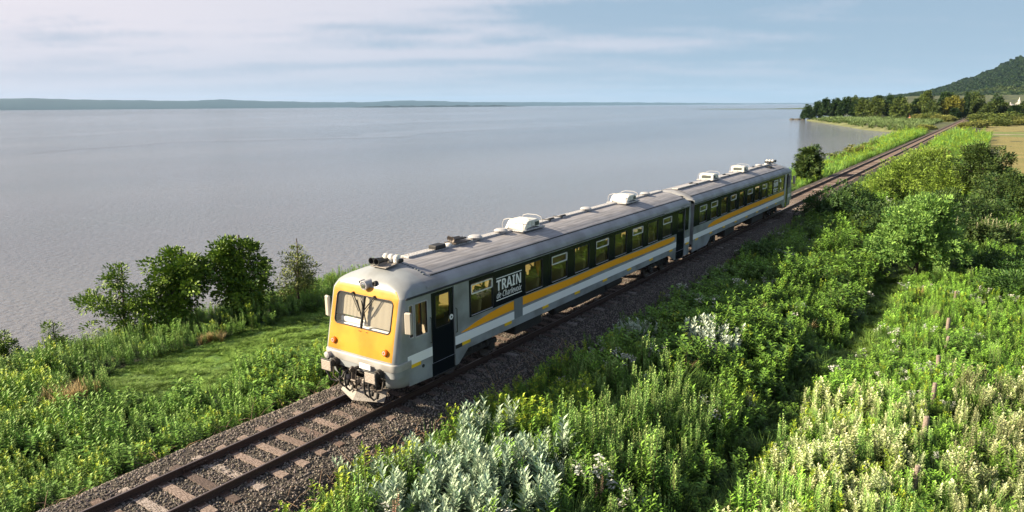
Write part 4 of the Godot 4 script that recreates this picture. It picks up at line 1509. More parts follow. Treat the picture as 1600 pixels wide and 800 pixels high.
	for sx in [-1.0, 1.0]:
		b.cyl(V(0.07 * sx, 1.04, 0.36), V(0.075 * sx, 0.70, 0.40), 0.022, 7)
		b.cyl(V(0.07 * sx, 0.70, 0.40), V(0.06 * sx, 0.42, 0.36), 0.022, 7)
	b.cyl(V(-0.09, 0.70, 0.40), V(0.09, 0.70, 0.40), 0.045, 8)
	b.cyl(V(-0.07, 0.42, 0.36), V(0.07, 0.42, 0.36), 0.03, 8)
	obj("coupling", b, M.dirty_steel, car)
	# air hoses and sockets
	for h in [[-0.62, 0.50], [-0.40, 0.42], [0.36, 0.40], [0.55, 0.36]]:
		b = MB.new()
		var x: float = h[0]
		b.cyl(V(x, 0.90, 0.06), V(x, 0.88, 0.22), 0.05, 9)
		b.tube(PackedVector3Array([V(x, 0.88, 0.20), V(x + 0.02, 0.86, 0.34), V(x + 0.05, 0.66, 0.42), V(x + 0.07, h[1], 0.40), V(x + 0.15, h[1] - 0.10, 0.34), V(x + 0.24, h[1] - 0.02, 0.30)]), PackedFloat32Array([0.03]), 7)
		b.cyl(V(x + 0.24, h[1] - 0.05, 0.31), V(x + 0.26, h[1] + 0.10, 0.28), 0.045, 8)
		obj("air_hose", b, M.rubber, car)
	for h in [[-0.50, 0.62], [-0.12, 0.58], [0.22, 0.66], [0.62, 0.62]]:
		b = MB.new()
		b.lathe(V(h[0], h[1], 0.10), V(0, -0.1, 1), [[0.0, 0.0], [0.09, 0.01], [0.09, 0.12], [0.06, 0.15], [0.06, 0.20], [0.0, 0.21]], 12)
		obj("jumper_socket", b, M.buffer_face if h[0] < 0.3 else M.dirty_steel, car)
	b = MB.new()
	b.tube(PackedVector3Array([V(-1.10, 1.16, 0.24), V(-1.22, 0.98, 0.32), V(-1.18, 0.72, 0.36), V(-1.02, 0.50, 0.34), V(-0.84, 0.46, 0.28), V(-0.70, 0.60, 0.20), V(-0.62, 0.80, 0.12)]), PackedFloat32Array([0.032]), 8)
	obj("jumper_cable", b, M.rubber, car)
	b = MB.new()
	b.lathe(V(-1.16, 1.20, 0.20), V(0, 0, 1), [[0.0, 0.0], [0.10, 0.01], [0.10, 0.14], [0.05, 0.16], [0.0, 0.16]], 12)
	obj("cable_socket", b, M.vent_grey, car)
	# brackets, step iron
	b = MB.new()
	for sx in [-1.0, 1.0]:
		b.tube(PackedVector3Array([V(1.02 * sx, 1.10, 0.20), V(0.98 * sx, 0.60, 0.28), V(0.60 * sx, 0.46, 0.30)]), PackedFloat32Array([0.022]), 6)
	b.box(V(0, 0.50, 0.12), V(1.5, 0.08, 0.14), 0.015)
	b.box(V(-0.30, 0.72, 0.14), V(0.18, 0.30, 0.12), 0.02)
	b.box(V(0.42, 0.80, 0.13), V(0.22, 0.16, 0.14), 0.02)
	b.box(V(-0.66, 0.72, 0.11), V(0.14, 0.26, 0.12), 0.02)
	obj("drag_gear", b, M.dirty_steel, car)
	# snow plough: two swept plates meeting in a nose, with stiffener
	for sx in [-1.0, 1.0]:
		b = MB.new()
		var top := [V(0, 0.44, 0.30), V(sx * 0.84, 0.44, -0.02)]
		var bot := [V(0, 0.15, 0.50), V(sx * 0.86, 0.15, 0.14)]
		var mid2 := [V(0, 0.26, 0.36), V(sx * 0.85, 0.26, 0.04)]
		b.sheet([PackedVector3Array(top), PackedVector3Array(mid2), PackedVector3Array(bot)], sx < 0.0)
		b.sheet([PackedVector3Array([top[0] - V(0, 0, 0.03), top[1] - V(0, 0, 0.03)]), PackedVector3Array([bot[0] - V(0, 0, 0.03), bot[1] - V(0, 0, 0.03)])], sx > 0.0)
		b.box(V(sx * 0.5, 0.455, 0.06), V(0.8, 0.02, 0.24), 0.004, Basis(Vector3.UP, sx * 0.34))
		obj("snow_plough", b, M.plow_paint, car)


func seats(car: Node3D, zs: Array) -> void:
	var proto: Mesh
	for z in zs:
		for sx in [-1.0, 1.0]:
			if proto == null:
				var b := MB.new()
				b.box(V(0, 0.40, 0.0), V(0.95, 0.14, 0.46), 0.04)
				b.box(V(0, 0.78, -0.24), V(0.95, 0.72, 0.13), 0.05, Basis(Vector3.RIGHT, -0.14))
				b.box(V(-0.24, 1.17, -0.29), V(0.34, 0.18, 0.11), 0.04)
				b.box(V(0.24, 1.17, -0.29), V(0.34, 0.18, 0.11), 0.04)
				b.box(V(0, 0.17, 0.0), V(0.2, 0.34, 0.3), 0.02)
				proto = b.mesh()
			put("passenger_seat", proto, M.seat_cloth, car, V(0.86 * sx, 1.16, z))


func bogie(car: Node3D, z: float) -> void:
	var b := MB.new()
	for sx in [-1.0, 1.0]:
		b.box(V(0.98 * sx, 0.55, z), V(0.12, 0.20, 2.5), 0.03)
		b.box(V(0.98 * sx, 0.66, z), V(0.16, 0.14, 0.8), 0.03)
		for dz in [-0.95, 0.95]:
			b.box(V(1.0 * sx, 0.42, z + dz), V(0.18, 0.26, 0.28), 0.03)
			b.cyl(V(1.02 * sx, 0.50, z + dz * 0.72), V(1.02 * sx, 0.78, z + dz * 0.72), 0.075, 10)
		b.cyl(V(1.04 * sx, 0.62, z - 0.25), V(1.04 * sx, 0.92, z - 0.25), 0.10, 10)
		b.cyl(V(1.04 * sx, 0.62, z + 0.25), V(1.04 * sx, 0.92, z + 0.25), 0.10, 10)
	b.box(V(0, 0.56, z), V(1.9, 0.18, 0.5), 0.04)
	var o := obj("bogie", b, M.underframe, car)
	for dz in [-0.95, 0.95]:
		for sx in [-1.0, 1.0]:
			var w := MB.new()
			w.lathe(V(0.68 * sx, 0.385, z + dz), V(sx, 0, 0), [[0.0, 0.0], [0.405, 0.0], [0.405, 0.03], [0.385, 0.04], [0.38, 0.135], [0.33, 0.135], [0.30, 0.10], [0.14, 0.09], [0.12, 0.16], [0.0, 0.165]], 22)
			obj("wheel", w, M.dirty_steel, o)
		var ax := MB.new()
		ax.cyl(V(-0.7, 0.385, z + dz), V(0.7, 0.385, z + dz), 0.08, 10)
		obj("axle", ax, M.underframe, o)


func ac_unit(car: Node3D, z: float, rev: bool) -> void:
	var b := MB.new()
	var q := -1.0 if rev else 1.0
	var prof := PackedVector3Array()
	for p in [[-0.50, 3.80], [0.52, 3.80], [0.54, 3.86], [0.48, 3.96], [0.36, 4.07], [0.24, 4.12], [0.10, 4.135], [-0.34, 4.12], [-0.43, 4.08], [-0.48, 4.0], [-0.50, 3.9]]:
		prof.push_back(V(-0.33, p[1], z + q * p[0]))
	b.prism(prof, V(0.66, 0, 0))
	for sx in [-1.0, 1.0]:
		var edge := []
		for k in 5:
			var an := PI * 0.5 * k / 4.0
			var row := PackedVector3Array()
			for p in [[0.54, 3.81], [0.53, 3.88], [0.36, 4.07], [0.22, 4.12], [-0.34, 4.12], [-0.46, 4.06], [-0.50, 3.9], [-0.50, 3.81]]:
				var sc := 1.0 - 0.09 * (1.0 - cos(an))
				row.push_back(V(sx * (0.33 + 0.10 * sin(an)), 3.81 + (p[1] - 3.81) * (1.0 - 0.12 * (1.0 - cos(an))), z + q * p[0] * sc))
			edge.append(row)
		b.sheet(edge, (sx * q) > 0.0)
		var mid := V(sx * 0.43, 3.9, z)
		for k in 7:
			b.tout(mid, edge[4][k], edge[4][k + 1], V(0, 3.9, z))
	var o := obj("air_conditioner", b, M.unit_white, car)
	b = MB.new()
	b.box(V(0, 3.785, z), V(1.0, 0.05, 1.5), 0.01)
	obj("base_plate", b, M.roof_strip, o)
	b = MB.new()
	for sx in [-1.0, 1.0]:
		b.prism(PackedVector3Array([V(0.431 * sx, 3.88, z - q * 0.40), V(0.431 * sx, 4.02, z - q * 0.40), V(0.431 * sx, 4.02, z - q * 0.14), V(0.431 * sx, 3.88, z - q * 0.14)]), V(0.008 * sx, 0, 0))
	b.box(V(0, 3.95, z - q * 0.504), V(0.54, 0.17, 0.014), 0.002)
	obj("grille", b, M.grille_dark, o)
	b = MB.new()
	for e in [[q * 0.66, 1.0], [-q * 0.60, 1.0]]:
		b.tube(PackedVector3Array([V(-0.46, 3.76, z + e[0]), V(-0.46, 4.02, z + e[0]), V(-0.40, 4.14, z + e[0]), V(-0.2, 4.20, z + e[0]), V(0.2, 4.20, z + e[0]), V(0.40, 4.14, z + e[0]), V(0.46, 4.02, z + e[0]), V(0.46, 3.74, z + e[0])]), PackedFloat32Array([0.014]), 6)
	obj("guard_hoop", b, M.vent_grey, o)


# spec: len, holes/windows/doors per side ("r" = +x, "l" = -x)
func railcar(car: Node3D, spec: Dictionary) -> void:
	var zend: float = spec.len
	cab_shell(car)
	var both := {1.0: spec.r, -1.0: spec.l}
	var shell := MB.new()
	var inner_holes := {}
	for s in both:
		var d: Dictionary = both[s]
		var holes := []
		for w in d.windows:
			holes.append([w[0], w[1], w[2], w[3]])
		for q in d.doors:
			holes.append([q[0], q[1], 0.94, 3.03])
		inner_holes[s] = holes
		wall(shell, s, W, 0.06, -0.42, zend, 0.94, 3.10, holes)
		# valances
		for q in d.valance:
			var pts := PackedVector3Array()
			for p in q:
				pts.push_back(V((W - 0.05) * s, p[1], p[0]))
			shell.prism(pts, V(0.05 * s, 0, 0))
	# end wall with gangway opening
	for sx in [-1.0, 1.0]:
		shell.box(V(0.93 * sx, 2.1, zend + 0.04), V(0.97, 2.35, 0.08), 0.0)
	shell.box(V(0, 3.22, zend + 0.04), V(1.6, 0.5, 0.08), 0.0)
	obj("body_side", shell, M.grey_paint, car)
	# gutter
	var gt := MB.new()
	for s in [-1.0, 1.0]:
		gt.box(V((W + 0.008) * s, 3.105, (zend - 0.35) * 0.5), V(0.03, 0.035, -zend - 0.30), 0.008)
	obj("rain_gutter", gt, M.black_matt, car)
	# roof
	var rf := MB.new()
	var prof := []
	for k in ROOF.size():
		prof.append(Vector2(ROOF[k][0], ROOF[k][1]))
	var fine := PackedVector2Array()
	for k in ROOF.size() - 1:
		for q in 3:
			fine.push_back(prof[k].lerp(prof[k + 1], q / 3.0))
	fine.push_back(prof[ROOF.size() - 1])
	for k in range(fine.size() - 2, -1, -1):
		fine.push_back(Vector2(-fine[k].x, fine[k].y))
	var rows := []
	for z in [-1.2, -1.5, zend * 0.5, zend + 0.5, zend + 0.18, zend + 0.06, zend]:
		var e := clampf((z - zend) / 0.5, 0.0, 1.0)
		var drop := (1.0 - sqrt(1.0 - (1.0 - e) * (1.0 - e))) * 0.10
		var row := PackedVector3Array()
		for p in fine:
			row.push_back(V(p.x, p.y - drop * clampf((p.y - 3.1) * 3.0, 0, 1), z))
		rows.append(row)
	rf.sheet(rows, false)
	# end cap
	for k in fine.size() - 1:
		var last: PackedVector3Array = rows[rows.size() - 1]
		rf.tout(V(0, 3.1, zend), last[k], last[k + 1], V(0, 3.2, zend + 1))
	obj("roof", rf, M.roof_grey, car)
	# seams and ribs of the roof's upper skin
	for s in [-1.0, 1.0]:
		var seam := MB.new()
		seam.box(V(1.134 * s, 3.462, (zend - 1.5) * 0.5), V(0.03, 0.03, -zend - 1.8), 0.006, Basis(Vector3.FORWARD, 0.4 * s))
		obj("roof_seam", seam, M.rubber, car)
	var ribs := MB.new()
	var zr := zend + 0.35
	var xs := []
	for k in 45:
		xs.append(-1.10 + 2.2 * k / 44.0)
	var pr := []
	for zz in [-1.52, zr]:
		var row := PackedVector3Array()
		for k in xs.size():
			row.push_back(V(xs[k], roof_y(xs[k]) + 0.006 + (0.008 if k % 3 == 1 else 0.0), zz))
		pr.append(row)
	ribs.sheet(pr, true)
	obj("roof_ribs", ribs, M.roof_ribbed, car)
	var edge := MB.new()
	for k in xs.size() - 1:
		if k % 2 == 0:
			edge.box(V(xs[k] + 0.025, roof_y(xs[k]) + 0.012, -1.50), V(0.035, 0.03, 0.06), 0.004)
	obj("skin_edge", edge, M.hatch_grey, car)
	# cable duct on the ridge
	var duct := MB.new()
	duct.box(V(-0.16, 3.775, (zend - 1.6) * 0.5), V(0.34, 0.07, -zend - 2.4), 0.015)
	obj("ridge_duct", duct, M.roof_strip, car)
	# floor, ceiling, inner ends
	var fl := MB.new()
	fl.box(V(0, 1.10, zend * 0.5 - 0.1), V(2.7, 0.10, -zend - 0.3), 0.0)
	obj("floor", fl, M.hatch_grey, car)
	var ce := MB.new()
	ce.box(V(0, 3.07, (zend - 1.2) * 0.5), V(2.7, 0.05, -zend - 1.4), 0.0)
	ce.box(V(0, 3.05, -0.7), V(2.5, 0.03, 0.9), 0.0)
	obj("ceiling", ce, M.interior, car)
	var bk := MB.new()
	bk.box(V(0, 2.1, -1.24), V(2.7, 1.9, 0.05), 0.0)
	obj("cab_bulkhead", bk, M.cab_wall, car)
	bk = MB.new()
	bk.box(V(0, 2.1, spec.bulk), V(2.7, 1.9, 0.05), 0.0)
	obj("saloon_bulkhead", bk, M.interior, car)
	# driver's desk with a white shelf on the left, a screen and a number board on the right
	var dk := MB.new()
	dk.box(V(0, 1.90, -0.32), V(2.5, 0.42, 0.40), 0.04)
	dk.box(V(-0.55, 2.20, -0.22), V(1.0, 0.16, 0.10), 0.03)
	obj("driver_desk", dk, M.cab_desk, car)
	dk = MB.new()
	dk.box(V(0.45, 2.26, -0.20), V(0.42, 0.20, 0.03), 0.008)
	var nb := obj("number_board", dk, M.hatch_grey, car)
	var tm := text_mesh("1196", 0.12, true)
	put("number", tm, M.lettering, nb, V(0.45, 2.26, -0.183))
	dk = MB.new()
	dk.box(V(0.62, 2.05, -0.85), V(0.5, 0.12, 0.45), 0.04)
	dk.box(V(0.62, 2.45, -1.05), V(0.5, 0.75, 0.12), 0.05)
	obj("driver_seat", dk, M.hatch_grey, car)
	if spec.has("vest"):
		dk = MB.new()
		dk.sheet([PackedVector3Array([V(1.22, 2.80, -1.18), V(1.26, 2.80, -0.98)]), PackedVector3Array([V(1.12, 2.62, -1.20), V(1.30, 2.62, -0.90)]), PackedVector3Array([V(1.14, 2.20, -1.17), V(1.28, 2.22, -0.93)])], true)
		obj("work_jacket", dk, M.hivis, car)
	# sides: windows, doors, stripes
	for s in both:
		var d: Dictionary = both[s]
		for w in d.windows:
			var pane := MB.new()
			var xg: float = (W - 0.02) * s
			pane.qout(V(xg, w[2], w[0]), V(xg, w[2], w[1]), V(xg, w[3], w[1]), V(xg, w[3], w[0]), V(0, w[2], w[0]))
			var o := obj("window", pane, M.window_glass, car)
			var fr := MB.new()
			ring_frame(fr, W + 0.004, s, w[0] + 0.012, w[1] - 0.012, w[2] - 0.012, w[3] + 0.012, 0.05, 0.032, 0.008)
			obj("frame", fr, M.vent_grey if w[4] == "k" else M.rubber, o)
			if w[4] == "k":
				var ch := MB.new()
				ch.box(V((W - 0.005) * s, (w[2] + w[3]) * 0.5, w[0] - 0.50), V(0.03, w[3] - w[2], 0.03), 0.004)
				obj("glazing_bar", ch, M.rubber, o)
			elif w[4] == "o" or w[4] == "b":
				var sash := MB.new()
				ring_frame(sash, W + 0.006, s, w[0] - 0.03, w[1] + 0.03, w[3] - 0.34, w[3] - 0.03, 0.05, 0.035, 0.014)
				obj("sash", sash, M.frame_alu, o)
			if w[4] == "o" or w[4] == "b" or w[4] == "p":
				var sill := MB.new()
				sill.box(V((W + 0.012) * s, w[2] - 0.004, (w[0] + w[1]) * 0.5), V(0.025, 0.02, absf(w[1] - w[0]) - 0.08), 0.005)
				obj("sill", sill, M.vent_grey, o)
			if w[4] == "b":
				var bl := MB.new()
				bl.box(V((W - 0.10) * s, w[3] - 0.17, (w[0] + w[1]) * 0.5), V(0.01, 0.34, absf(w[1] - w[0])), 0.0)
				obj("brown_panel", bl, M.brown_panel, o)  # brown sheet hung inside the top of the pane
			if w.size() > 5 and w[5] == "orange_panel":
				var cu := MB.new()
				cu.prism(PackedVector3Array([V((W - 0.08) * s, w[3], w[1] + 0.02), V((W - 0.08) * s, w[3], w[1] + 0.36), V((W - 0.08) * s, w[3] - 0.30, w[1] + 0.28), V((W - 0.08) * s, w[3] - 0.62, w[1] + 0.14), V((W - 0.08) * s, w[3] - 0.30, w[1] + 0.05)]), V(-0.02 * s, 0, 0))
				obj("orange_panel", cu, M.orange_panel, o)  # orange sheet hung inside the pane
		for q in d.doors:
			var leafm := MB.new()
			var zc: float = (q[0] + q[1]) * 0.5
			var wz: float = q[0] - q[1] - 0.03
			var wh := [[q[0] - 0.20, q[1] + 0.17, 1.95, 2.92]]
			wall(leafm, s, W - 0.03, 0.045, q[0] - 0.015, q[1] + 0.015, 0.53, 3.02, wh)
			var o := obj("door", leafm, M.black_gloss, car)
			var pane := MB.new()
			var xg: float = (W - 0.045) * s
			pane.qout(V(xg, 1.95, wh[0][0]), V(xg, 1.95, wh[0][1]), V(xg, 2.92, wh[0][1]), V(xg, 2.92, wh[0][0]), V(0, 2, zc))
			obj("door_window", pane, M.window_glass, o)
			var fr := MB.new()
			ring_frame(fr, W - 0.03, s, wh[0][0] + 0.01, wh[0][1] - 0.01, 1.94, 2.93, 0.06, 0.03, 0.008)
			obj("frame", fr, M.rubber, o)
			var stp := MB.new()
			stp.box(V((W - 0.15) * s, 0.52, zc), V(0.30, 0.04, wz), 0.008)
			stp.box(V((W - 0.22) * s, 0.84, zc), V(0.30, 0.04, wz), 0.008)
			obj("step", stp, M.underframe, o)
			if q.size() > 2:
				var bt := MB.new()
				bt.lathe(V((W - 0.03) * s, 2.12, q[1] + 0.12), V(s, 0, 0), [[0.085, 0.0], [0.085, 0.012], [0.04, 0.014], [0.0, 0.014]], 18)
				obj("door_sign", bt, M.lettering, o)
				bt = MB.new()
				bt.lathe(V((W - 0.015) * s, 2.12, q[1] + 0.12), V(s, 0, 0), [[0.03, 0.0], [0.03, 0.008], [0.0, 0.009]], 12)
				obj("door_button", bt, M.rubber, o)
		# black window band, with the windows' openings left out
		if d.has("band"):
			var band := MB.new()
			wall(band, s, W + 0.004, 0.0, d.band[0], d.band[1], 1.88, 3.05, inner_holes[s], false)
			obj("window_band", band, M.black_gloss, car)
			# the band's round front end, standing proud of it
		if d.has("stripe"):
			var ws := MB.new()
			for q in d.stripe:
				ws.box(V((W + 0.004) * s, 1.335, (q[0] + q[1]) * 0.5), V(0.010, 0.27, absf(q[0] - q[1])), 0.002)
			obj("white_stripe", ws, M.white_paint, car)
			for q in d.swoosh:
				var pts := PackedVector3Array()
				for p in q:
					pts.push_back(V(W * s, p[1], p[0]))
				var sw := MB.new()
				sw.prism(pts, V(0.008 * s, 0, 0))
				obj("orange_stripe", sw, M.orange_paint, car)
			for z in d.reflectors:
				var rf2 := MB.new()
				rf2.box(V((W + 0.008) * s, 1.15, z), V(0.018, 0.10, 0.40), 0.005)
				obj("reflector", rf2, M.reflector, car)
	# underframe boxes and bogies
	for z in spec.bogies:
		bogie(car, z)
	var ub := MB.new()
	ub.box(V(0, 0.90, zend * 0.5), V(2.4, 0.22, -zend - 0.8), 0.03)
	obj("underframe", ub, M.underframe, car)
	for q in spec.boxes:
		ub = MB.new()
		ub.box(V(q[0], q[1], q[2]), V(q[3], q[4], q[5]), 0.03)
		obj("equipment_box", ub, M.underframe, car)
	for z in spec.tanks:
		ub = MB.new()
		ub.lathe(V(0.95, 0.62, z - 0.8), V(0, 0, 1), [[0.0, 0.0], [0.16, 0.03], [0.19, 0.10], [0.19, 1.5], [0.16, 1.57], [0.0, 1.6]], 14)
		obj("air_tank", ub, M.underframe, car)


func text_mesh(txt: String, size: float, bold: bool, serif := false) -> TextMesh:
	var f := SystemFont.new()
	f.font_names = PackedStringArray(["Droid Serif" if serif else "Droid Sans"])
	f.font_weight = 700 if bold else 400
	var t := TextMesh.new()
	t.font = f
	t.font_size = 64
	t.pixel_size = size / 64.0
	t.depth = 0.006
	t.text = txt
	return t


# ---------------------------------------------------------------- ground
const SHORE := [[-20.0, 60.0], [-22.3, 0.8], [-21.5, -20.0], [-17.0, -60.0], [-13.2, -100.0], [-12.4, -131.0], [-14.8, -174.0], [-18.0, -250.0], [-15.0, -284.0], [-18.5, -292.0], [-33.0, -320.0], [-62.0, -405.0], [-90.0, -480.0], [-99.0, -518.0], [-96.0, -545.0], [-70.0, -600.0], [-90.0, -800.0], [-260.0, -1100.0], [-420.0, -1500.0], [-700.0, -2600.0], [-900.0, -4500.0]]


# distance to the shoreline, positive on land
func shore(x: float, z: float) -> float:
	var best := 1e9
	var sgn := 1.0
	for k in SHORE.size() - 1:
		var ax: float = SHORE[k][0]
		var az: float = SHORE[k][1]
		var dx: float = SHORE[k + 1][0] - ax
		var dz: float = SHORE[k + 1][1] - az
		var t := clampf(((x - ax) * dx + (z - az) * dz) / (dx * dx + dz * dz), 0.0, 1.0)
		var ex := x - ax - dx * t
		var ez := z - az - dz * t
		var q := ex * ex + ez * ez
		if q < best:
			best = q
			sgn = 1.0 if dx * ez - dz * ex > 0.0 else -1.0
	return sqrt(best) * sgn


func lut(t: Array, x: float) -> float:
	if x <= t[0][0]:
		return t[0][1]
	for k in t.size() - 1:
		if x <= t[k + 1][0]:
			return lerpf(t[k][1], t[k + 1][1], (x - t[k][0]) / (t[k + 1][0] - t[k][0]))
	return t[t.size() - 1][1]


const PROFILE := [[-14.0, -1.3], [-11.5, -1.2], [-7.0, -1.15], [-3.4, -1.0], [-2.3, -0.78], [2.2, -0.75], [3.4, -0.88], [5.4, -0.66], [6.8, -0.85], [9.3, -1.8], [10.2, -1.8], [11.6, -1.4], [13.0, -1.15], [18.0, -1.2]]
const COAST := [[-40.0, -8.0], [-12.0, -5.0], [0.0, -3.06], [2.0, -2.75], [5.0, -1.85], [9.0, -1.25]]


func gh(x: float, z: float) -> float:
	var y := lut(PROFILE, x) + noise.get_noise_2d(x * 8.0, z * 8.0) * 0.12 * smoothstep(2.4, 4.0, absf(x))
	if z < -70.0 and x > 2.2:
		y = lerpf(y, maxf(y, -1.25), smoothstep(-70.0, -90.0, z))
	if z < -560.0:
		y += smoothstep(-560.0, -900.0, z) * 5.0 + smoothstep(-900.0, -1700.0, z) * 18.0
	var d := shore(x, z)
	if d < 9.0:
		y = minf(y, lut(COAST, d))
	return y


func axis_steps(t: Array) -> Array:
	var a := []
	for k in t.size() - 1:
		var n := int(ceil(absf(t[k + 1][0] - t[k][0]) / t[k][1]))
		for q in n:
			a.append(lerpf(t[k][0], t[k + 1][0], float(q) / n))
	a.append(t[t.size() - 1][0])
	return a


func mixc(a: Color, b: Color, t: float) -> Color:
	return a.lerp(b, clampf(t, 0.0, 1.0))


func ground_tint(x: float, z: float) -> Color:
	var n1 := noise.get_noise_2d(x * 3.0 + 100.0, z * 3.0)
	var n2 := noise.get_noise_2d(x * 20.0, z * 20.0 + 300.0)
	var c := mixc(Color(0.022, 0.036, 0.012), Color(0.04, 0.06, 0.02), n1 + 0.5)
	if z < -45.0:
		c = mixc(c, Color(0.12, 0.14, 0.045), smoothstep(-45.0, -90.0, z) * (0.7 + n1))
	if absf(x - 10.1) < 0.9 + n2 * 0.5 and z < -12.0:
		c = mixc(c, Color(0.12, 0.18, 0.04), 0.8)
	var d := shore(x, z)
	if d < 4.5:
		c = mixc(Color(0.20, 0.175, 0.15), c, (d - 2.5 + n2) / 2.0)
	if z < -280.0 and x < -8.0 and d < 5.0:
		c = Color(0.25, 0.27, 0.11)
	return c * (1.0 + 0.35 * n2)


func grid_mesh(xs: Array, zs: Array, hf: Callable, cf: Callable, keep = null) -> MB:
	var b := MB.new()
	var nx := xs.size()
	var hs := PackedFloat32Array()
	hs.resize(nx * zs.size())
	for j in zs.size():
		for i in nx:
			hs[j * nx + i] = hf.call(xs[i], zs[j])
	for j in zs.size():
		for i in nx:
			var i0 := maxi(i - 1, 0)
			var i1 := mini(i + 1, nx - 1)
			var j0 := maxi(j - 1, 0)
			var j1 := mini(j + 1, zs.size() - 1)
			var gx: float = (hs[j * nx + i1] - hs[j * nx + i0]) / (xs[i1] - xs[i0])
			var gz: float = (hs[j1 * nx + i] - hs[j0 * nx + i]) / (zs[j1] - zs[j0])
			b.col = cf.call(xs[i], zs[j])
			b.vert(Vector3(xs[i], hs[j * nx + i], zs[j]), Vector3(-gx, 1.0, -gz).normalized())
	# xs rising, zs falling
	for j in zs.size() - 1:
		for i in nx - 1:
			if keep != null and not keep.call((xs[i] + xs[i + 1]) * 0.5, (zs[j] + zs[j + 1]) * 0.5):
				continue
			var a := j * nx + i
			var c := a + nx
			b.ix.append_array([a, c, c + 1, a, c + 1, a + 1])
	return b


func setting() -> void:
	# ground
	var xs := axis_steps([[-140.0, 8.0], [-30.0, 0.8], [30.0, 5.0], [70.0, 60.0], [700.0, 1.0]])
	var zs := axis_steps([[40.0, 0.8], [-60.0, 2.5], [-170.0, 8.0], [-560.0, 50.0], [-1800.0, 1.0]])
	structure(obj("ground", grid_mesh(xs, zs, gh, ground_tint), M.ground))
	# lawn by the river
	var lxs := axis_steps([[-12.6, 0.4], [-6.0, 1.0]])
	var lzs := axis_steps([[11.0, 0.5], [-42.0, 1.0]])
	var lawn_in := func(x: float, z: float) -> bool:
		var w := noise.get_noise_2d(x * 12.0, z * 12.0) * 0.8
		return x > -11.6 + w and x < -6.6 + w and z < 3.4 + (x + 9.0) * 0.5 + w
	var lawn_tint := func(x: float, z: float) -> Color:
		var n2 := noise.get_noise_2d(x * 30.0, z * 14.0)
		var n1 := noise.get_noise_2d(x * 5.0, z * 5.0)
		return Color(0.09, 0.19, 0.03) * (1.0 + 0.5 * n2 + 0.4 * n1)
	structure(obj("lawn", grid_mesh(lxs, lzs, func(x: float, z: float) -> float: return gh(x, z) + 0.03, lawn_tint, lawn_in), M.ground))
	# mown hay field
	var fxs := axis_steps([[7.0, 2.0], [40.0, 20.0], [160.0, 1.0]])
	var fzs := axis_steps([[-84.0, 2.0], [-340.0, 1.0]])
	var field_in := func(x: float, z: float) -> bool:
		var w := noise.get_noise_2d(x * 2.0, z * 2.0) * 3.0
		return x > 12.5 + w + maxf(0.0, (z + 170.0) * 0.045) - maxf(0.0, (-z - 200.0) * 0.03) and z < -86.0 + w
	var field_tint := func(x: float, z: float) -> Color:
		var band := noise.get_noise_2d(z * 6.0, x * 0.5)
		var c := mixc(Color(0.36, 0.29, 0.10), Color(0.27, 0.25, 0.07), 0.5 + band)
		if z < -225.0 and z > -262.0:
			c = Color(0.20, 0.26, 0.06)
		elif z < -290.0:
			c = Color(0.32, 0.28, 0.09)
		return c * (1.0 + 0.25 * noise.get_noise_2d(x * 25.0, z * 25.0))
	structure(obj("hay_field", grid_mesh(fxs, fzs, func(x: float, z: float) -> float: return gh(x, z) + 0.05, field_tint, field_in), M.ground))
	# gravel path across the field's corner
	var pxs := axis_steps([[3.0, 1.0], [60.0, 1.0]])
	var pzs := axis_steps([[-226.0, 1.0], [-252.0, 1.0]])
	structure(obj("farm_path", grid_mesh(pxs, pzs, func(x: float, z: float) -> float: return gh(x, z) + 0.09, func(x: float, z: float) -> Color: return Color(0.46, 0.38, 0.28) * (1.0 + 0.2 * noise.get_noise_2d(x * 20.0, z * 20.0)), func(x: float, z: float) -> bool: return absf(z + 236.0 + x * 0.12) < 2.6 and x > 3.4), M.ground))
	# river
	var wx := axis_steps([[-26000.0, 5000.0], [-4000.0, 200.0], [-800.0, 40.0], [-200.0, 12.0], [0.0, 1.0]])
	var wz := axis_steps([[6000.0, 2000.0], [200.0, 15.0], [-200.0, 30.0], [-800.0, 200.0], [-4000.0, 5000.0], [-27000.0, 1.0]])
	var silt_and_lanes := func(x: float, z: float) -> Color:
		var d := clampf(-shore(x, z) / 60.0, 0.0, 1.0) if x > -200.0 and z > -700.0 else 1.0
		var n1 := noise.get_noise_2d(x * 0.55 + z * 0.12, z * 0.14 - x * 0.1) + 0.5 * noise.get_noise_2d(x * 0.12 + 90.0, z * 0.05)  # silt streaks, plus the sheen of wind lanes put into the colour
		return mixc(Color(0.130, 0.124, 0.128), Color(0.112, 0.109, 0.118), d) * (1.0 + 0.5 * n1)
	structure(obj("water", grid_mesh(wx, wz, func(_x: float, _z: float) -> float: return -3.0, silt_and_lanes), M.water))
	# slicks: long lanes of calmer water that lie along the current
	for q in [[-190.0, -60.0, -820.0, 22.0], [-330.0, -30.0, -1000.0, 34.0], [-620.0, -150.0, -1700.0, 80.0], [-1100.0, 100.0, -2600.0, 130.0]]:
		var rows := []
		for k in 91:
			var f := k / 90.0
			var z: float = lerpf(q[1], q[2], f)
			var wd: float = q[3] * sin(PI * f) * (1.0 + 0.8 * noise.get_noise_2d(z * 0.9, q[0])) + 0.05
			var xc: float = q[0] * (1.0 + 0.25 * f) + q[3] * 2.0 * noise.get_noise_2d(z * 0.25, q[0] + 50.0)
			var row := PackedVector3Array()
			for j in 5:
				row.push_back(Vector3(xc + wd * (j / 2.0 - 1.0), -2.988, z))
			rows.append(row)
		var b := MB.new()
		b.col = Color(0.115, 0.112, 0.12)
		b.sheet(rows, true)
		structure(obj("water_slick", b, M.calm_water))
	hills()


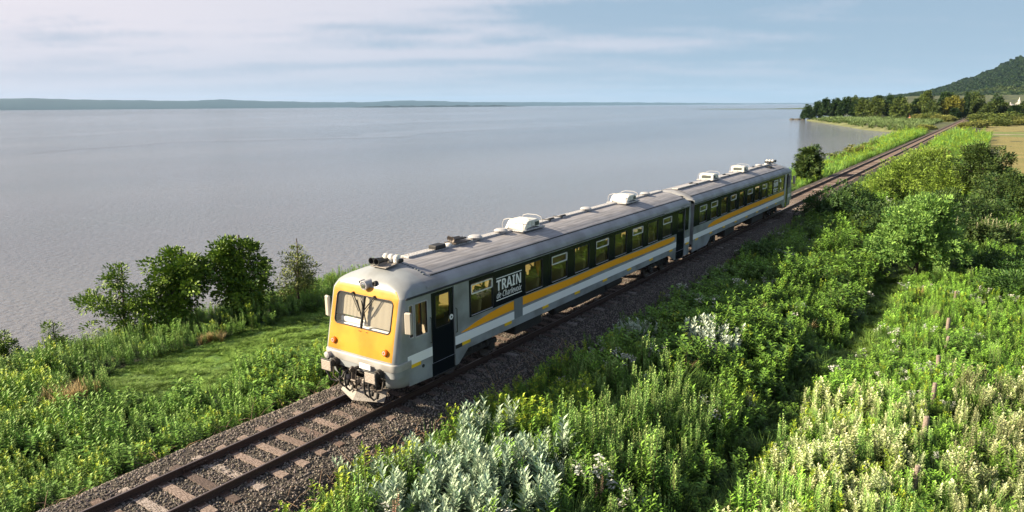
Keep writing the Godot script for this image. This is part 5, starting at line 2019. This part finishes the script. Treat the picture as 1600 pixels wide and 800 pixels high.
func hills() -> void:
	# wooded mountain beyond the point
	var ridge := [[-900.0, -30.0], [-560.0, -14.0], [-470.0, 16.0], [-350.0, 27.0], [-230.0, 44.0], [-190.0, 56.0], [-95.0, 90.0], [0.0, 132.0], [94.0, 172.0], [300.0, 270.0], [800.0, 420.0], [1600.0, 520.0]]
	var hh := func(x: float, z: float) -> float:
		var f := (-z - 1250.0) / 1750.0
		var e := smoothstep(0.0, 1.0, clampf(f, 0.0, 1.0))
		e = e * 0.72 + clampf(f, 0.0, 1.0) * 0.28
		if z < -3000.0:
			e = 1.0 - smoothstep(-3000.0, -4600.0, z) * 0.4
		var bump := noise.get_noise_2d(x * 6.0, z * 3.0) * 9.0 + noise.get_noise_2d(x * 0.35, z * 0.35) * 22.0
		var rg := lut(ridge, x - 0.155 * (z + 3000.0)) * 0.92
		return rg * e + bump * clampf(f * 2.0, 0.0, 1.0) * clampf(rg / 150.0, 0.15, 1.0) + lerpf(-8.0, 0.0, clampf(f * 5.0, 0.0, 1.0))
	var hc := func(x: float, z: float) -> Color:
		var n1 := noise.get_noise_2d(x * 5.0, z * 2.5 + 50.0)
		var n2 := noise.get_noise_2d(x * 0.5, z * 0.5 - 90.0)
		var c := mixc(Color(0.009, 0.028, 0.012), Color(0.034, 0.066, 0.020), n1 * 1.2 + 0.35 + n2 * 0.4)
		if z > -2150.0 and n2 + n1 * 0.3 > 0.05:
			c = mixc(c, Color(0.085, 0.12, 0.035), 0.55)
		if absf(x + 78.0) < 17.0 and absf(z + 2660.0) < 70.0:
			c = Color(0.42, 0.36, 0.24)
		return c
	var xs := axis_steps([[-900.0, 40.0], [-620.0, 9.0], [260.0, 60.0], [1600.0, 1.0]])
	var zs := axis_steps([[-1200.0, 18.0], [-3100.0, 120.0], [-4600.0, 1.0]])
	structure(obj("wooded_hill", grid_mesh(xs, zs, hh, hc), M.hill_tint))
	# its forest, crown by crown
	rng.seed = 61
	var cb := MB.new()
	for k in 26:
		var u := V(rr(-1, 1), rr(-0.4, 1), rr(-1, 1)).normalized()
		var o := u * V(0.8, 0.9, 0.8) + V(0, 0.2, 0)
		for q in 3:
			var w := V(rr(-1, 1), rr(-1, 1), rr(-1, 1)).normalized()
			cb.leaf(o - w * 0.35, w, u, 0.8, 0.7, Color(1, 1, 1) * rr(0.7, 1.2))
	var xf := []
	var cols := []
	for k in 42000:
		var x := rr(-560.0, 300.0)
		var z := rr(-1330.0, -3060.0)
		var y: float = hh.call(x, z)
		if y < 3.0:
			continue
		var c: Color = hc.call(x, z)
		if c.r > 0.2:
			continue
		var s := rr(2.8, 5.2) * (0.6 if c.r > 0.06 else 1.0)
		xf.append(Transform3D(Basis(Vector3.UP, rr(0, TAU)).scaled(V(s, s * rr(0.9, 1.5), s)), V(x, y, z)))
		cols.append(c * rr(0.7, 1.5))
	scatter("hill_forest", cb.mesh(), M.leaf, xf, cols)
	# far bank: azimuth to the left of -z in degrees, height in metres at 12 km
	var tops := [[10.0, 10.0], [16.0, 14.0], [20.0, 30.0], [25.0, 48.0], [30.0, 62.0], [34.0, 70.0], [38.0, 78.0], [41.0, 105.0], [43.5, 118.0], [46.0, 90.0], [50.0, 96.0], [54.0, 122.0], [57.0, 150.0], [59.5, 128.0], [62.0, 140.0], [66.0, 155.0], [69.0, 178.0], [71.0, 168.0], [76.0, 190.0], [84.0, 160.0], [95.0, 170.0]]
	var shoreline := [[10.0, 23000.0], [25.0, 20000.0], [36.0, 17000.0], [50.0, 13500.0], [72.0, 10500.0], [95.0, 9000.0]]
	var rows := []
	for lay in [[0.0, -4.0], [0.012, 0.14], [0.04, 0.42], [0.08, 0.75], [0.12, 1.0], [0.2, 0.8]]:
		var row := PackedVector3Array()
		for k in 341:
			var az := 10.0 + k * 0.25
			var r0 := lut(shoreline, az)
			var h: float = lay[1]
			if h > 0.0:
				h *= (lut(tops, az) + 8.0 * noise.get_noise_2d(az * 40.0, lay[0] * 900.0)) * r0 / 12000.0
			var r: float = r0 * (1.0 + lay[0])
			row.push_back(Vector3(-sin(deg_to_rad(az)) * r, h, -cos(deg_to_rad(az)) * r))
		rows.append(row)
	var b := MB.new()
	b.col = Color(0.003, 0.036, 0.056)  # distant haze put into the base colour as teal
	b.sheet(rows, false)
	structure(obj("far_bank_hills", b, M.hill_tint))
	# low islands in front of it
	rows = []
	for lay in [[0.0, -3.5], [0.004, 0.7], [0.012, 1.0], [0.03, 0.0]]:
		var row := PackedVector3Array()
		for k in 121:
			var az := 33.0 + k * 0.125
			var r: float = 9500.0 * (1.0 + lay[0])
			var h: float = -3.5
			if lay[1] > 0.0:
				h = lay[1] * (clampf(minf(az - 33.3, 47.5 - az) * 0.5, 0.0, 1.0) * (22.0 + 14.0 * noise.get_noise_2d(az * 60.0, 7.0))) - 3.4
			row.push_back(Vector3(-sin(deg_to_rad(az)) * r, h, -cos(deg_to_rad(az)) * r))
		rows.append(row)
	b = MB.new()
	b.col = Color(0.002, 0.020, 0.032)  # islands carry the same haze blue in their colour
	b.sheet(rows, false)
	structure(obj("low_island", b, M.hill_tint))


func sky_image(sun: Vector3) -> ImageTexture:
	var w := 2048
	var h := 1024
	var f1 := FastNoiseLite.new()
	f1.seed = 21
	f1.noise_type = FastNoiseLite.TYPE_SIMPLEX_SMOOTH
	f1.frequency = 0.5
	f1.fractal_octaves = 5
	f1.domain_warp_enabled = true
	f1.domain_warp_amplitude = 1.2
	f1.domain_warp_frequency = 0.4
	var im := Image.create(w, h, false, Image.FORMAT_RGBF)
	var flat_sun := Vector3(sun.x, 0, sun.z).normalized()
	for j in h:
		var el := (0.5 - (j + 0.5) / h) * PI
		if el < -0.02:
			im.fill_rect(Rect2i(0, j, w, h - j), Color(0.22, 0.23, 0.24))
			break
		var e := maxf(el, 0.0)
		for i in w:
			var az := (i + 0.5) / w * TAU
			var d := Vector3(sin(az) * cos(e), sin(e), -cos(az) * cos(e))
			var q := Vector2(d.x, d.z) / (d.y + 0.07)
			q = Vector2(q.x * 0.82 - q.y * 0.57, q.x * 0.57 + q.y * 0.82)
			var n1 := f1.get_noise_2d(q.x * 0.34 + 23.0, q.y * 0.8 + 11.0)
			var n2 := f1.get_noise_2d(q.x * 1.0 + 40.0, q.y * 2.6 - 9.0)
			var toward := d.dot(flat_sun) * 0.5 + 0.5
			toward = toward * toward
			var blue := Color(0.25, 0.37, 0.48).lerp(Color(0.19, 0.29, 0.45), clampf(e * 1.4, 0, 1))
			var haze := Color(0.35, 0.46, 0.56).lerp(Color(0.78, 0.66, 0.68), clampf(toward * 1.5 - 0.15, 0, 1))
			var c := blue.lerp(haze, exp(-e * 9.0) * 0.85)
			var cl := Color(0.45, 0.50, 0.59).lerp(Color(0.74, 0.67, 0.70), clampf(toward * 1.3, 0, 1))
			var cov := clampf(smoothstep(-0.5, 0.6, n1 * 1.05 + n2 * 0.65 + (toward - 0.22) * 1.25), 0.0, 1.0)
			c = c.lerp(cl, cov * (0.35 + 0.62 * smoothstep(0.015, 0.10, e)))
			im.set_pixel(i, j, c * lerpf(1.0, 0.72, smoothstep(0.2, 1.1, e)))
	return ImageTexture.create_from_image(im)


# ---------------------------------------------------------------- track
func track() -> void:
	var far := -470.0
	# ballast bed
	var pr := [[-3.1, -1.1], [-2.7, -0.80], [-2.25, -0.42], [-1.9, -0.24], [-1.0, -0.205], [-0.35, -0.20], [0.35, -0.20], [1.0, -0.205], [1.8, -0.26], [2.2, -0.48], [2.7, -0.80], [3.1, -1.1]]
	var xs := []
	for p in pr:
		xs.append(p[0])
	var fx := axis_steps([[-3.1, 0.15], [3.1, 1.0]])
	var zs := axis_steps([[16.0, 0.25], [-50.0, 2.0], [far, 1.0]])
	var bed := func(x: float, z: float) -> float:
		return lut(pr, x) + noise.get_noise_2d(x * 40.0, z * 40.0) * 0.03 * smoothstep(0.0, 1.0, absf(x)) + noise.get_noise_2d(x * 9.0 + 70.0, z * 9.0) * 0.05 * smoothstep(1.4, 2.4, absf(x))
	structure(obj("ballast_bed", grid_mesh(fx, zs, bed, func(_x: float, _z: float) -> Color: return Color(1, 1, 1)), M.ballast))
	var t := thing("railway_track", "single straight railway track of rusty rails on weathered wooden sleepers in gravel ballast", "railway track")
	for s in [-1.0, 1.0]:
		var b := MB.new()
		var x: float = 0.7535 * s
		var out := PackedVector3Array()
		for p in [[-0.066, -0.172], [0.066, -0.172], [0.066, -0.162], [0.012, -0.145], [0.010, -0.05], [0.034, -0.040], [0.036, -0.012], [0.028, -0.002], [-0.028, -0.002], [-0.036, -0.012], [-0.034, -0.040], [-0.010, -0.05], [-0.012, -0.145], [-0.066, -0.162]]:
			out.push_back(V(x + p[0], p[1], 16.0))
		b.prism(out, V(0, 0, far - 16.0))
		var r := obj("rail", b, M.rail_rust, t)
		b = MB.new()
		b.box(V(x - 0.004 * s, -0.001, (far + 16.0) * 0.5), V(0.040, 0.004, 16.0 - far), 0.001)
		obj("running_surface", b, M.rail_top, r)
		for z in [5.6, -6.2, -18.0, -52.0]:
			for q in [-1.0, 1.0]:
				b = MB.new()
				b.box(V(x + 0.03 * q, -0.095, z + s * 0.8), V(0.035, 0.075, 0.62), 0.01)
				for k in 4:
					b.cyl(V(x + 0.045 * q, -0.09, z + s * 0.8 - 0.24 + 0.16 * k), V(x + 0.075 * q, -0.09, z + s * 0.8 - 0.24 + 0.16 * k), 0.016, 6)
				obj("joint_bar", b, M.rail_rust, r)
	# sleepers
	var variants := []
	for k in 4:
		var b := MB.new()
		var wd := 0.20 + 0.03 * (k % 2)
		# slightly warped, split ends
		var rows := []
		for zz in [[-1, 0.0], [-1, 1.0], [1, 1.0], [1, 0.0]]:
			var row := PackedVector3Array()
			for q in 9:
				var xx := -1.3 + 2.6 * q / 8.0
				row.push_back(V(xx, -0.165 + (0.0 if zz[1] > 0.5 else -0.12) + rr(-0.006, 0.006), zz[0] * (wd * 0.5 + rr(-0.012, 0.012))))
			rows.append(row)
		b.sheet([rows[1], rows[2]], false)
		b.sheet([rows[0], rows[1]], false)
		b.sheet([rows[2], rows[3]], false)
		for e in [0, 8]:
			b.qout(rows[0][e], rows[1][e], rows[2][e], rows[3][e], V(0, -0.2, 0))
		variants.append(b.mesh())
	var z := 13.4
	var late := MB.new()
	var plates := MB.new()
	var n := 0
	while z > far + 5.0:
		if z > -112.0:
			var o := put("sleeper", variants[rng.randi() % 4], M["tie_%d" % [0, 1, 2, 0, 1, 3, 4, 2][rng.randi() % 8]], t, V(rr(-0.07, 0.07), rr(-0.02, 0.006), z))
			o.rotation.y = rr(-0.022, 0.022)
			if z > -60.0:
				for s in [-1.0, 1.0]:
					plates.box(V(0.7535 * s, -0.160, z), V(0.32, 0.022, 0.17), 0.004)
					for q in [-1.0, 1.0]:
						plates.box(V(0.7535 * s + 0.082 * q, -0.142, z + 0.05 * q), V(0.03, 0.03, 0.03), 0.006)
		else:
			late.box(V(0, -0.23, z), V(2.6, 0.12, 0.22), 0.0)
		z -= 0.60 + rr(-0.05, 0.05)
		n += 1
	var lo := obj("distant_sleepers", late, M.tie_1, t)
	lo.set_meta("kind", "stuff")
	var po := obj("tie_plates", plates, M.rail_rust, t)
	po.set_meta("kind", "stuff")
	# loose stones
	var rocks := []
	for k in 3:
		var b := MB.new()
		var pts := []
		var gold := 1.618034
		for q in [[-1, gold, 0], [1, gold, 0], [-1, -gold, 0], [1, -gold, 0], [0, -1, gold], [0, 1, gold], [0, -1, -gold], [0, 1, -gold], [gold, 0, -1], [gold, 0, 1], [-gold, 0, -1], [-gold, 0, 1]]:
			pts.append(V(q[0], q[1] * 0.7, q[2] * rr(0.8, 1.0)).normalized() * rr(0.7, 1.15) * V(1.0, 0.75, 0.85))
		for q in [[0, 11, 5], [0, 5, 1], [0, 1, 7], [0, 7, 10], [0, 10, 11], [1, 5, 9], [5, 11, 4], [11, 10, 2], [10, 7, 6], [7, 1, 8], [3, 9, 4], [3, 4, 2], [3, 2, 6], [3, 6, 8], [3, 8, 9], [4, 9, 5], [2, 4, 11], [6, 2, 10], [8, 6, 7], [9, 8, 1]]:
			b.tout(pts[q[0]], pts[q[1]], pts[q[2]], Vector3.ZERO)
		rocks.append(b.mesh())
	for k in 3:
		var xf := []
		var cols := []
		for q in 34000:
			var zq := 14.0 - 66.0 * pow(rng.randf(), 1.25)
			var xq := rr(-2.65, 2.85)
			if absf(absf(xq) - 0.7535) < 0.055:
				continue
			var sz := rr(0.016, 0.036)
			var y: float = bed.call(xq, zq)
			xf.append(Transform3D(Basis.from_euler(V(rr(0, 6), rr(0, 6), rr(0, 6))).scaled(Vector3.ONE * sz), V(xq, y + sz * rr(0.1, 0.7), zq)))
			var g := rr(0.10, 0.34)
			if absf(xq) < 1.6:
				g *= 0.85
			g *= 0.85
			cols.append(Color(g, g * rr(0.79, 0.91), g * rr(0.66, 0.83)))
		scatter("ballast_stones", rocks[k], M.stone, xf, cols)


# ---------------------------------------------------------------- plants
func jit(c: Color, a: float) -> Color:
	var k := 1.0 + rr(-a, a)
	return Color(c.r * k * (1.0 + rr(-a, a) * 0.4), c.g * k, c.b * k)


# an upright leafy stem: leaves from y0 to the top, length ln0 -> ln1, lifted by an angle
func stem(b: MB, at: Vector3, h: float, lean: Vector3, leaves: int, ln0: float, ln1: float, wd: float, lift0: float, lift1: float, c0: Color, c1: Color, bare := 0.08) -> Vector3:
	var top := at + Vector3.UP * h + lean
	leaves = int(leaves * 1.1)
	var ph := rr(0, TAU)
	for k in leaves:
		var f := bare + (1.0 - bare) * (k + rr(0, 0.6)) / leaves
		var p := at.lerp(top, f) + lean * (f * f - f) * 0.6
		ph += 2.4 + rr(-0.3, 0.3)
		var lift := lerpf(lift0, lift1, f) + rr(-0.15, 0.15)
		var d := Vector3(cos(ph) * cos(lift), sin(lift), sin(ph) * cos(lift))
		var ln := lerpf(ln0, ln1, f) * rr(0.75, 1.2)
		b.leaf(p, d, Vector3.UP + Vector3(cos(ph), 0, sin(ph)) * 0.1, ln, ln * wd, jit(c0.lerp(c1, f), 0.16))  # shade between plants put into the colour: low leaves dark, young tips bright
	# the stalk itself, a thin blade pair
	var side := Vector3(cos(ph), 0, sin(ph)) * 0.008
	b.col = Color(0.10, 0.10, 0.05)
	b.quad(at - side, at + side, top + side * 0.4, top - side * 0.4)
	b.col = Color(1, 1, 1)
	return top


func tuft(b: MB, at: Vector3, blades: int, h: float, spread: float, wd: float, c0: Color, c1: Color) -> void:
	for k in blades:
		var a := rr(0, TAU)
		var d := Vector3(cos(a), 0, sin(a))
		var s := Vector3(-d.z, 0, d.x) * wd
		var hh := h * rr(0.6, 1.1)
		var p0 := at + d * rr(0.0, spread * 0.35)
		var p1 := p0 + d * spread * rr(0.1, 0.4) + Vector3.UP * hh * 0.62
		var p2 := p1 + d * spread * rr(0.2, 0.8) + Vector3.UP * hh * rr(0.15, 0.4)
		var nn := (Vector3.UP * 0.7 + d * -0.3 + Vector3(rr(-0.3, 0.3), 0, rr(-0.3, 0.3))).normalized()
		var cc := jit(c0.lerp(c1, rr(0, 1)), 0.15)
		var i := b.v.size()
		for q in [p0 - s, p0 + s, p1 + s * 0.8, p1 - s * 0.8, p2]:
			b.v.push_back(q)
			b.n.push_back(nn)
			b.c.push_back(cc)
		b.ix.append_array([i, i + 2, i + 1, i, i + 3, i + 2, i + 3, i + 4, i + 2])


func plant(kind: String, sd: int) -> ArrayMesh:
	rng.seed = hash(kind) + sd * 77
	var b := MB.new()
	match kind:
		"goldenrod":
			for k in 5:
				var at := V(rr(-0.16, 0.16), 0, rr(-0.16, 0.16))
				var h := rr(0.75, 1.0)
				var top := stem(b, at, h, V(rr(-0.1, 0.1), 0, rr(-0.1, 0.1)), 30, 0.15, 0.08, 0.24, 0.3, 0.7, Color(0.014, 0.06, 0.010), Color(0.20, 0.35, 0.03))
				for q in 8:
					var a := rr(0, TAU)
					b.leaf(top - V(0, rr(0.0, 0.14), 0), V(cos(a), rr(0.3, 1.1), sin(a)).normalized(), Vector3.UP, rr(0.05, 0.10), 0.035, jit(Color(0.36, 0.44, 0.04), 0.2))
		"silver_wormwood":
			for k in 3:
				var at := V(rr(-0.16, 0.16), 0, rr(-0.16, 0.16))
				stem(b, at, rr(0.8, 1.1), V(rr(-0.16, 0.16), 0, rr(-0.16, 0.16)), 36, 0.30, 0.13, 0.30, 0.35, 1.05, Color(0.08, 0.15, 0.075), Color(0.38, 0.48, 0.34), 0.12)
		"white_leaf":
			for k in 3:
				var at := V(rr(-0.16, 0.16), 0, rr(-0.16, 0.16))
				stem(b, at, rr(0.8, 1.1), V(rr(-0.16, 0.16), 0, rr(-0.16, 0.16)), 40, 0.20, 0.12, 0.42, 0.3, 1.0, Color(0.16, 0.22, 0.14), Color(0.50, 0.57, 0.46), 0.12)
		"leafy_weed":
			for k in 4:
				var at := V(rr(-0.2, 0.2), 0, rr(-0.2, 0.2))
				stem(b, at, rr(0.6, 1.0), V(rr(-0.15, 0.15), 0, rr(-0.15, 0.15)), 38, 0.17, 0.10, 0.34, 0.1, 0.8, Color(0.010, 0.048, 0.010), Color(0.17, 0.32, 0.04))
		"broad_weed":
			for k in 5:
				var at := V(rr(-0.22, 0.22), 0, rr(-0.22, 0.22))
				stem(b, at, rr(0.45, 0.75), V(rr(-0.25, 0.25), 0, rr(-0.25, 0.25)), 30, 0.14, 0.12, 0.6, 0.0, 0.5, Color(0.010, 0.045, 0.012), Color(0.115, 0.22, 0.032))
		"tall_grass":
			tuft(b, Vector3.ZERO, 60, 0.75, 0.5, 0.008, Color(0.04, 0.11, 0.02), Color(0.15, 0.24, 0.05))
		"path_grass":
			tuft(b, Vector3.ZERO, 46, 0.28, 0.3, 0.008, Color(0.10, 0.19, 0.03), Color(0.20, 0.30, 0.06))
		"dry_grass":
			tuft(b, Vector3.ZERO, 70, 0.8, 0.32, 0.007, Color(0.34, 0.25, 0.11), Color(0.50, 0.39, 0.20))
		"pink_grass":
			tuft(b, Vector3.ZERO, 46, 0.85, 0.3, 0.008, Color(0.34, 0.20, 0.12), Color(0.48, 0.30, 0.18))
			tuft(b, Vector3.ZERO, 20, 0.5, 0.4, 0.008, Color(0.06, 0.12, 0.025), Color(0.10, 0.16, 0.04))
		"pale_spire":
			for k in 4:
				var at := V(rr(-0.18, 0.18), 0, rr(-0.18, 0.18))
				var h := rr(0.85, 1.15)
				stem(b, at, h, V(rr(-0.08, 0.08), 0, rr(-0.08, 0.08)), 34, 0.16, 0.05, 0.25, 0.3, 1.1, Color(0.014, 0.065, 0.014), Color(0.20, 0.38, 0.09))
				stem(b, at + V(0, h * 0.6, 0), h * 0.42, Vector3.ZERO, 26, 0.06, 0.04, 0.5, 0.5, 1.0, Color(0.22, 0.36, 0.09), Color(0.38, 0.52, 0.17), 0.0)
		"fireweed":
			for k in 3:
				var at := V(rr(-0.15, 0.15), 0, rr(-0.15, 0.15))
				var h := rr(0.9, 1.2)
				stem(b, at, h, V(rr(-0.08, 0.08), 0, rr(-0.08, 0.08)), 30, 0.14, 0.06, 0.2, 0.2, 0.7, Color(0.06, 0.11, 0.03), Color(0.16, 0.16, 0.06))
				stem(b, at + V(0, h * 0.72, 0), h * 0.34, Vector3.ZERO, 20, 0.06, 0.03, 0.55, 0.1, 0.8, Color(0.42, 0.22, 0.20), Color(0.44, 0.26, 0.17), 0.0)
		"white_flower":
			for k in 4:
				var at := V(rr(-0.2, 0.2), 0, rr(-0.2, 0.2))
				var top := stem(b, at, rr(0.6, 0.95), V(rr(-0.15, 0.15), 0, rr(-0.15, 0.15)), 26, 0.17, 0.10, 0.35, 0.2, 0.8, Color(0.05, 0.10, 0.03), Color(0.15, 0.20, 0.08))
				for q in 16:
					var a := rr(0, TAU)
					b.leaf(top + V(rr(-0.09, 0.09), rr(-0.12, 0.05), rr(-0.09, 0.09)), V(cos(a), rr(0.0, 0.8), sin(a)).normalized(), Vector3.UP, rr(0.05, 0.09), 0.05, jit(Color(0.55, 0.56, 0.50), 0.12))
		"cream_bloom":
			for k in 4:
				var at := V(rr(-0.18, 0.18), 0, rr(-0.18, 0.18))
				var h := rr(0.75, 1.05)
				stem(b, at, h, V(rr(-0.12, 0.12), 0, rr(-0.12, 0.12)), 34, 0.17, 0.10, 0.36, 0.2, 0.9, Color(0.03, 0.09, 0.02), Color(0.30, 0.38, 0.13))
				stem(b, at + V(0, h * 0.62, 0), h * 0.42, V(rr(-0.1, 0.1), 0, rr(-0.1, 0.1)), 22, 0.09, 0.06, 0.6, 0.2, 1.0, Color(0.54, 0.62, 0.30), Color(0.70, 0.72, 0.44), 0.0)
		"beige_dock":
			for k in 4:
				var at := V(rr(-0.2, 0.2), 0, rr(-0.2, 0.2))
				var h := rr(0.7, 1.0)
				stem(b, at, h, V(rr(-0.12, 0.12), 0, rr(-0.12, 0.12)), 30, 0.14, 0.07, 0.3, 0.3, 0.9, Color(0.05, 0.11, 0.03), Color(0.27, 0.30, 0.13))
				stem(b, at + V(0, h * 0.5, 0), h * 0.5, Vector3.ZERO, 24, 0.06, 0.045, 0.5, 0.2, 0.9, Color(0.32, 0.37, 0.17), Color(0.44, 0.46, 0.26), 0.0)
		"reed":
			tuft(b, Vector3.ZERO, 60, 1.0, 0.9, 0.03, Color(0.14, 0.22, 0.07), Color(0.23, 0.30, 0.12))
	return b.mesh()


const LOW := ["silver_wormwood", "white_leaf", "pale_spire", "beige_dock", "dry_grass", "pink_grass", "cream_bloom"]
var spots := {}


func grow(kind: String, x: float, z: float, size := 1.0, tint := 1.0) -> void:
	if not spots.has(kind):
		spots[kind] = [[], [], []]
	var s := size * rr(0.82, 1.18) * (1.0 + 0.75 * noise.get_noise_2d(x * 42.0, z * 42.0) + 0.35 * noise.get_noise_2d(x * 13.0 + 40.0, z * 13.0))
	var t := Transform3D(Basis.from_euler(V(rr(-0.1, 0.1), rr(0, TAU), rr(-0.1, 0.1))).scaled(V(s, s * rr(0.9, 1.12), s)), V(x, gh(x, z) - 0.03, z))
	spots[kind][rng.randi() % 3].append([t, jit(Color(tint, tint, tint), 0.14)])


func plant_all(names: Dictionary) -> void:
	for kind in spots:
		for k in 3:
			var xf := []
			var cols := []
			for q in spots[kind][k]:
				xf.append(q[0])
				cols.append(q[1])
			if xf.is_empty():
				continue
			scatter(names.get(kind, kind), plant(kind, k), M.matte_leaf if kind in LOW else M.leaf, xf, cols)
	spots.clear()


# a clump that stands out as one: a thing of its own, its stems joined into one mesh
func clump(called: String, label: String, category: String, kind: String, at: Vector3, n: int, rad: float, size: float, group := "", squash := 1.0) -> void:
	var src := plant(kind, 0)
	var src2 := plant(kind, 1)
	rng.seed = hash(label)
	var st := SurfaceTool.new()
	st.begin(Mesh.PRIMITIVE_TRIANGLES)
	for k in n:
		var a := rr(0, TAU)
		var r := sqrt(rng.randf()) * rad
		var p := V(cos(a) * r, 0, sin(a) * r * squash)
		p.y = gh(at.x + p.x, at.z + p.z) - gh(at.x, at.z) - 0.03
		var s := size * rr(0.8, 1.15) * lerpf(1.0, 0.75, r / rad)
		st.append_from(src if k % 2 else src2, 0, Transform3D(Basis.from_euler(V(sin(a) * 0.25 * r / rad, rr(0, TAU), -cos(a) * 0.25 * r / rad)).scaled(V(s, s, s)), p))
	var o := put(called, st.commit(), M.matte_leaf if kind in LOW else M.leaf, self, V(at.x, gh(at.x, at.z), at.z))
	tag(o, label, category, group)


# crown of leaf clumps in a list of ellipsoids [centre, radii, clumps]; leaf colours from inner to outer
func crown_mesh(lobes: Array, per: int, ln: float, wd: float, c0: Color, c1: Color, puff: float, upward := 0.2) -> ArrayMesh:
	var b := MB.new()
	for lb in lobes:
		var ctr: Vector3 = lb[0]
		var rad: Vector3 = lb[1]
		for k in lb[2]:
			var d := V(rr(-1, 1), rr(-1, 1), rr(-1, 1))
			while d.length_squared() > 1.0 or d.length_squared() < 0.02:
				d = V(rr(-1, 1), rr(-1, 1), rr(-1, 1))
			var u := d.normalized()
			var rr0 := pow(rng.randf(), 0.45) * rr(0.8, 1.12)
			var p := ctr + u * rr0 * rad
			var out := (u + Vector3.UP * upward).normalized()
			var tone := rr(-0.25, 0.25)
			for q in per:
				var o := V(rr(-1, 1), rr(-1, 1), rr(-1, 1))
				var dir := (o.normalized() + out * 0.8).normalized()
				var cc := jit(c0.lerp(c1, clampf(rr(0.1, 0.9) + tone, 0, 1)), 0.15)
				b.leaf(p + o * puff, dir, (out * 0.9 + Vector3.UP * 0.5 + V(rr(-0.7, 0.7), rr(-0.4, 0.7), rr(-0.7, 0.7))).normalized(), ln * rr(0.7, 1.3), ln * wd, cc)
	return b.mesh()


func trunk_mesh(h: float, r: float, lobes: Array, forks := 3) -> ArrayMesh:
	var b := MB.new()
	var p := PackedVector3Array()
	var q := PackedFloat32Array()
	for k in 6:
		var f := k / 5.0
		p.push_back(V(sin(f * 4.0) * 0.05 * h * f, h * f - 0.1, cos(f * 3.0) * 0.04 * h * f - 0.04 * h * f))
		q.push_back(lerpf(r * (1.35 if k == 0 else 1.0), r * 0.35, f))
	b.tube(p, q, 8)
	for lb in lobes:
		for k in forks:
			var f := rr(0.35, 0.95)
			var a := p[int(f * 5.0)]
			var e: Vector3 = lb[0] + V(rr(-0.7, 0.7) * lb[1].x, rr(-0.4, 0.75) * lb[1].y, rr(-0.7, 0.7) * lb[1].z)
			var m := a.lerp(e, 0.5) + V(rr(-0.1, 0.1), -0.05 * h, rr(-0.1, 0.1))
			b.tube(PackedVector3Array([a, m, e]), PackedFloat32Array([r * 0.45, r * 0.28, r * 0.08]), 5, false)
	return b.mesh()


func tree(called: String, label: String, category: String, at: Vector3, h: float, r: float, lobes: Array, per: int, ln: float, wd: float, c0: Color, c1: Color, puff: float, group := "", upward := 0.2) -> Node3D:
	rng.seed = hash(label)
	var t := thing(called, label, category, at, 0.0, group)
	put("crown", crown_mesh(lobes, per, ln, wd, c0, c1, puff, upward), M.leaf, t)
	put("trunk", trunk_mesh(h, r, lobes), M.trunk_bark, t)
	return t


func on_ground(x: float, z: float) -> Vector3:
	return V(x, gh(x, z), z)
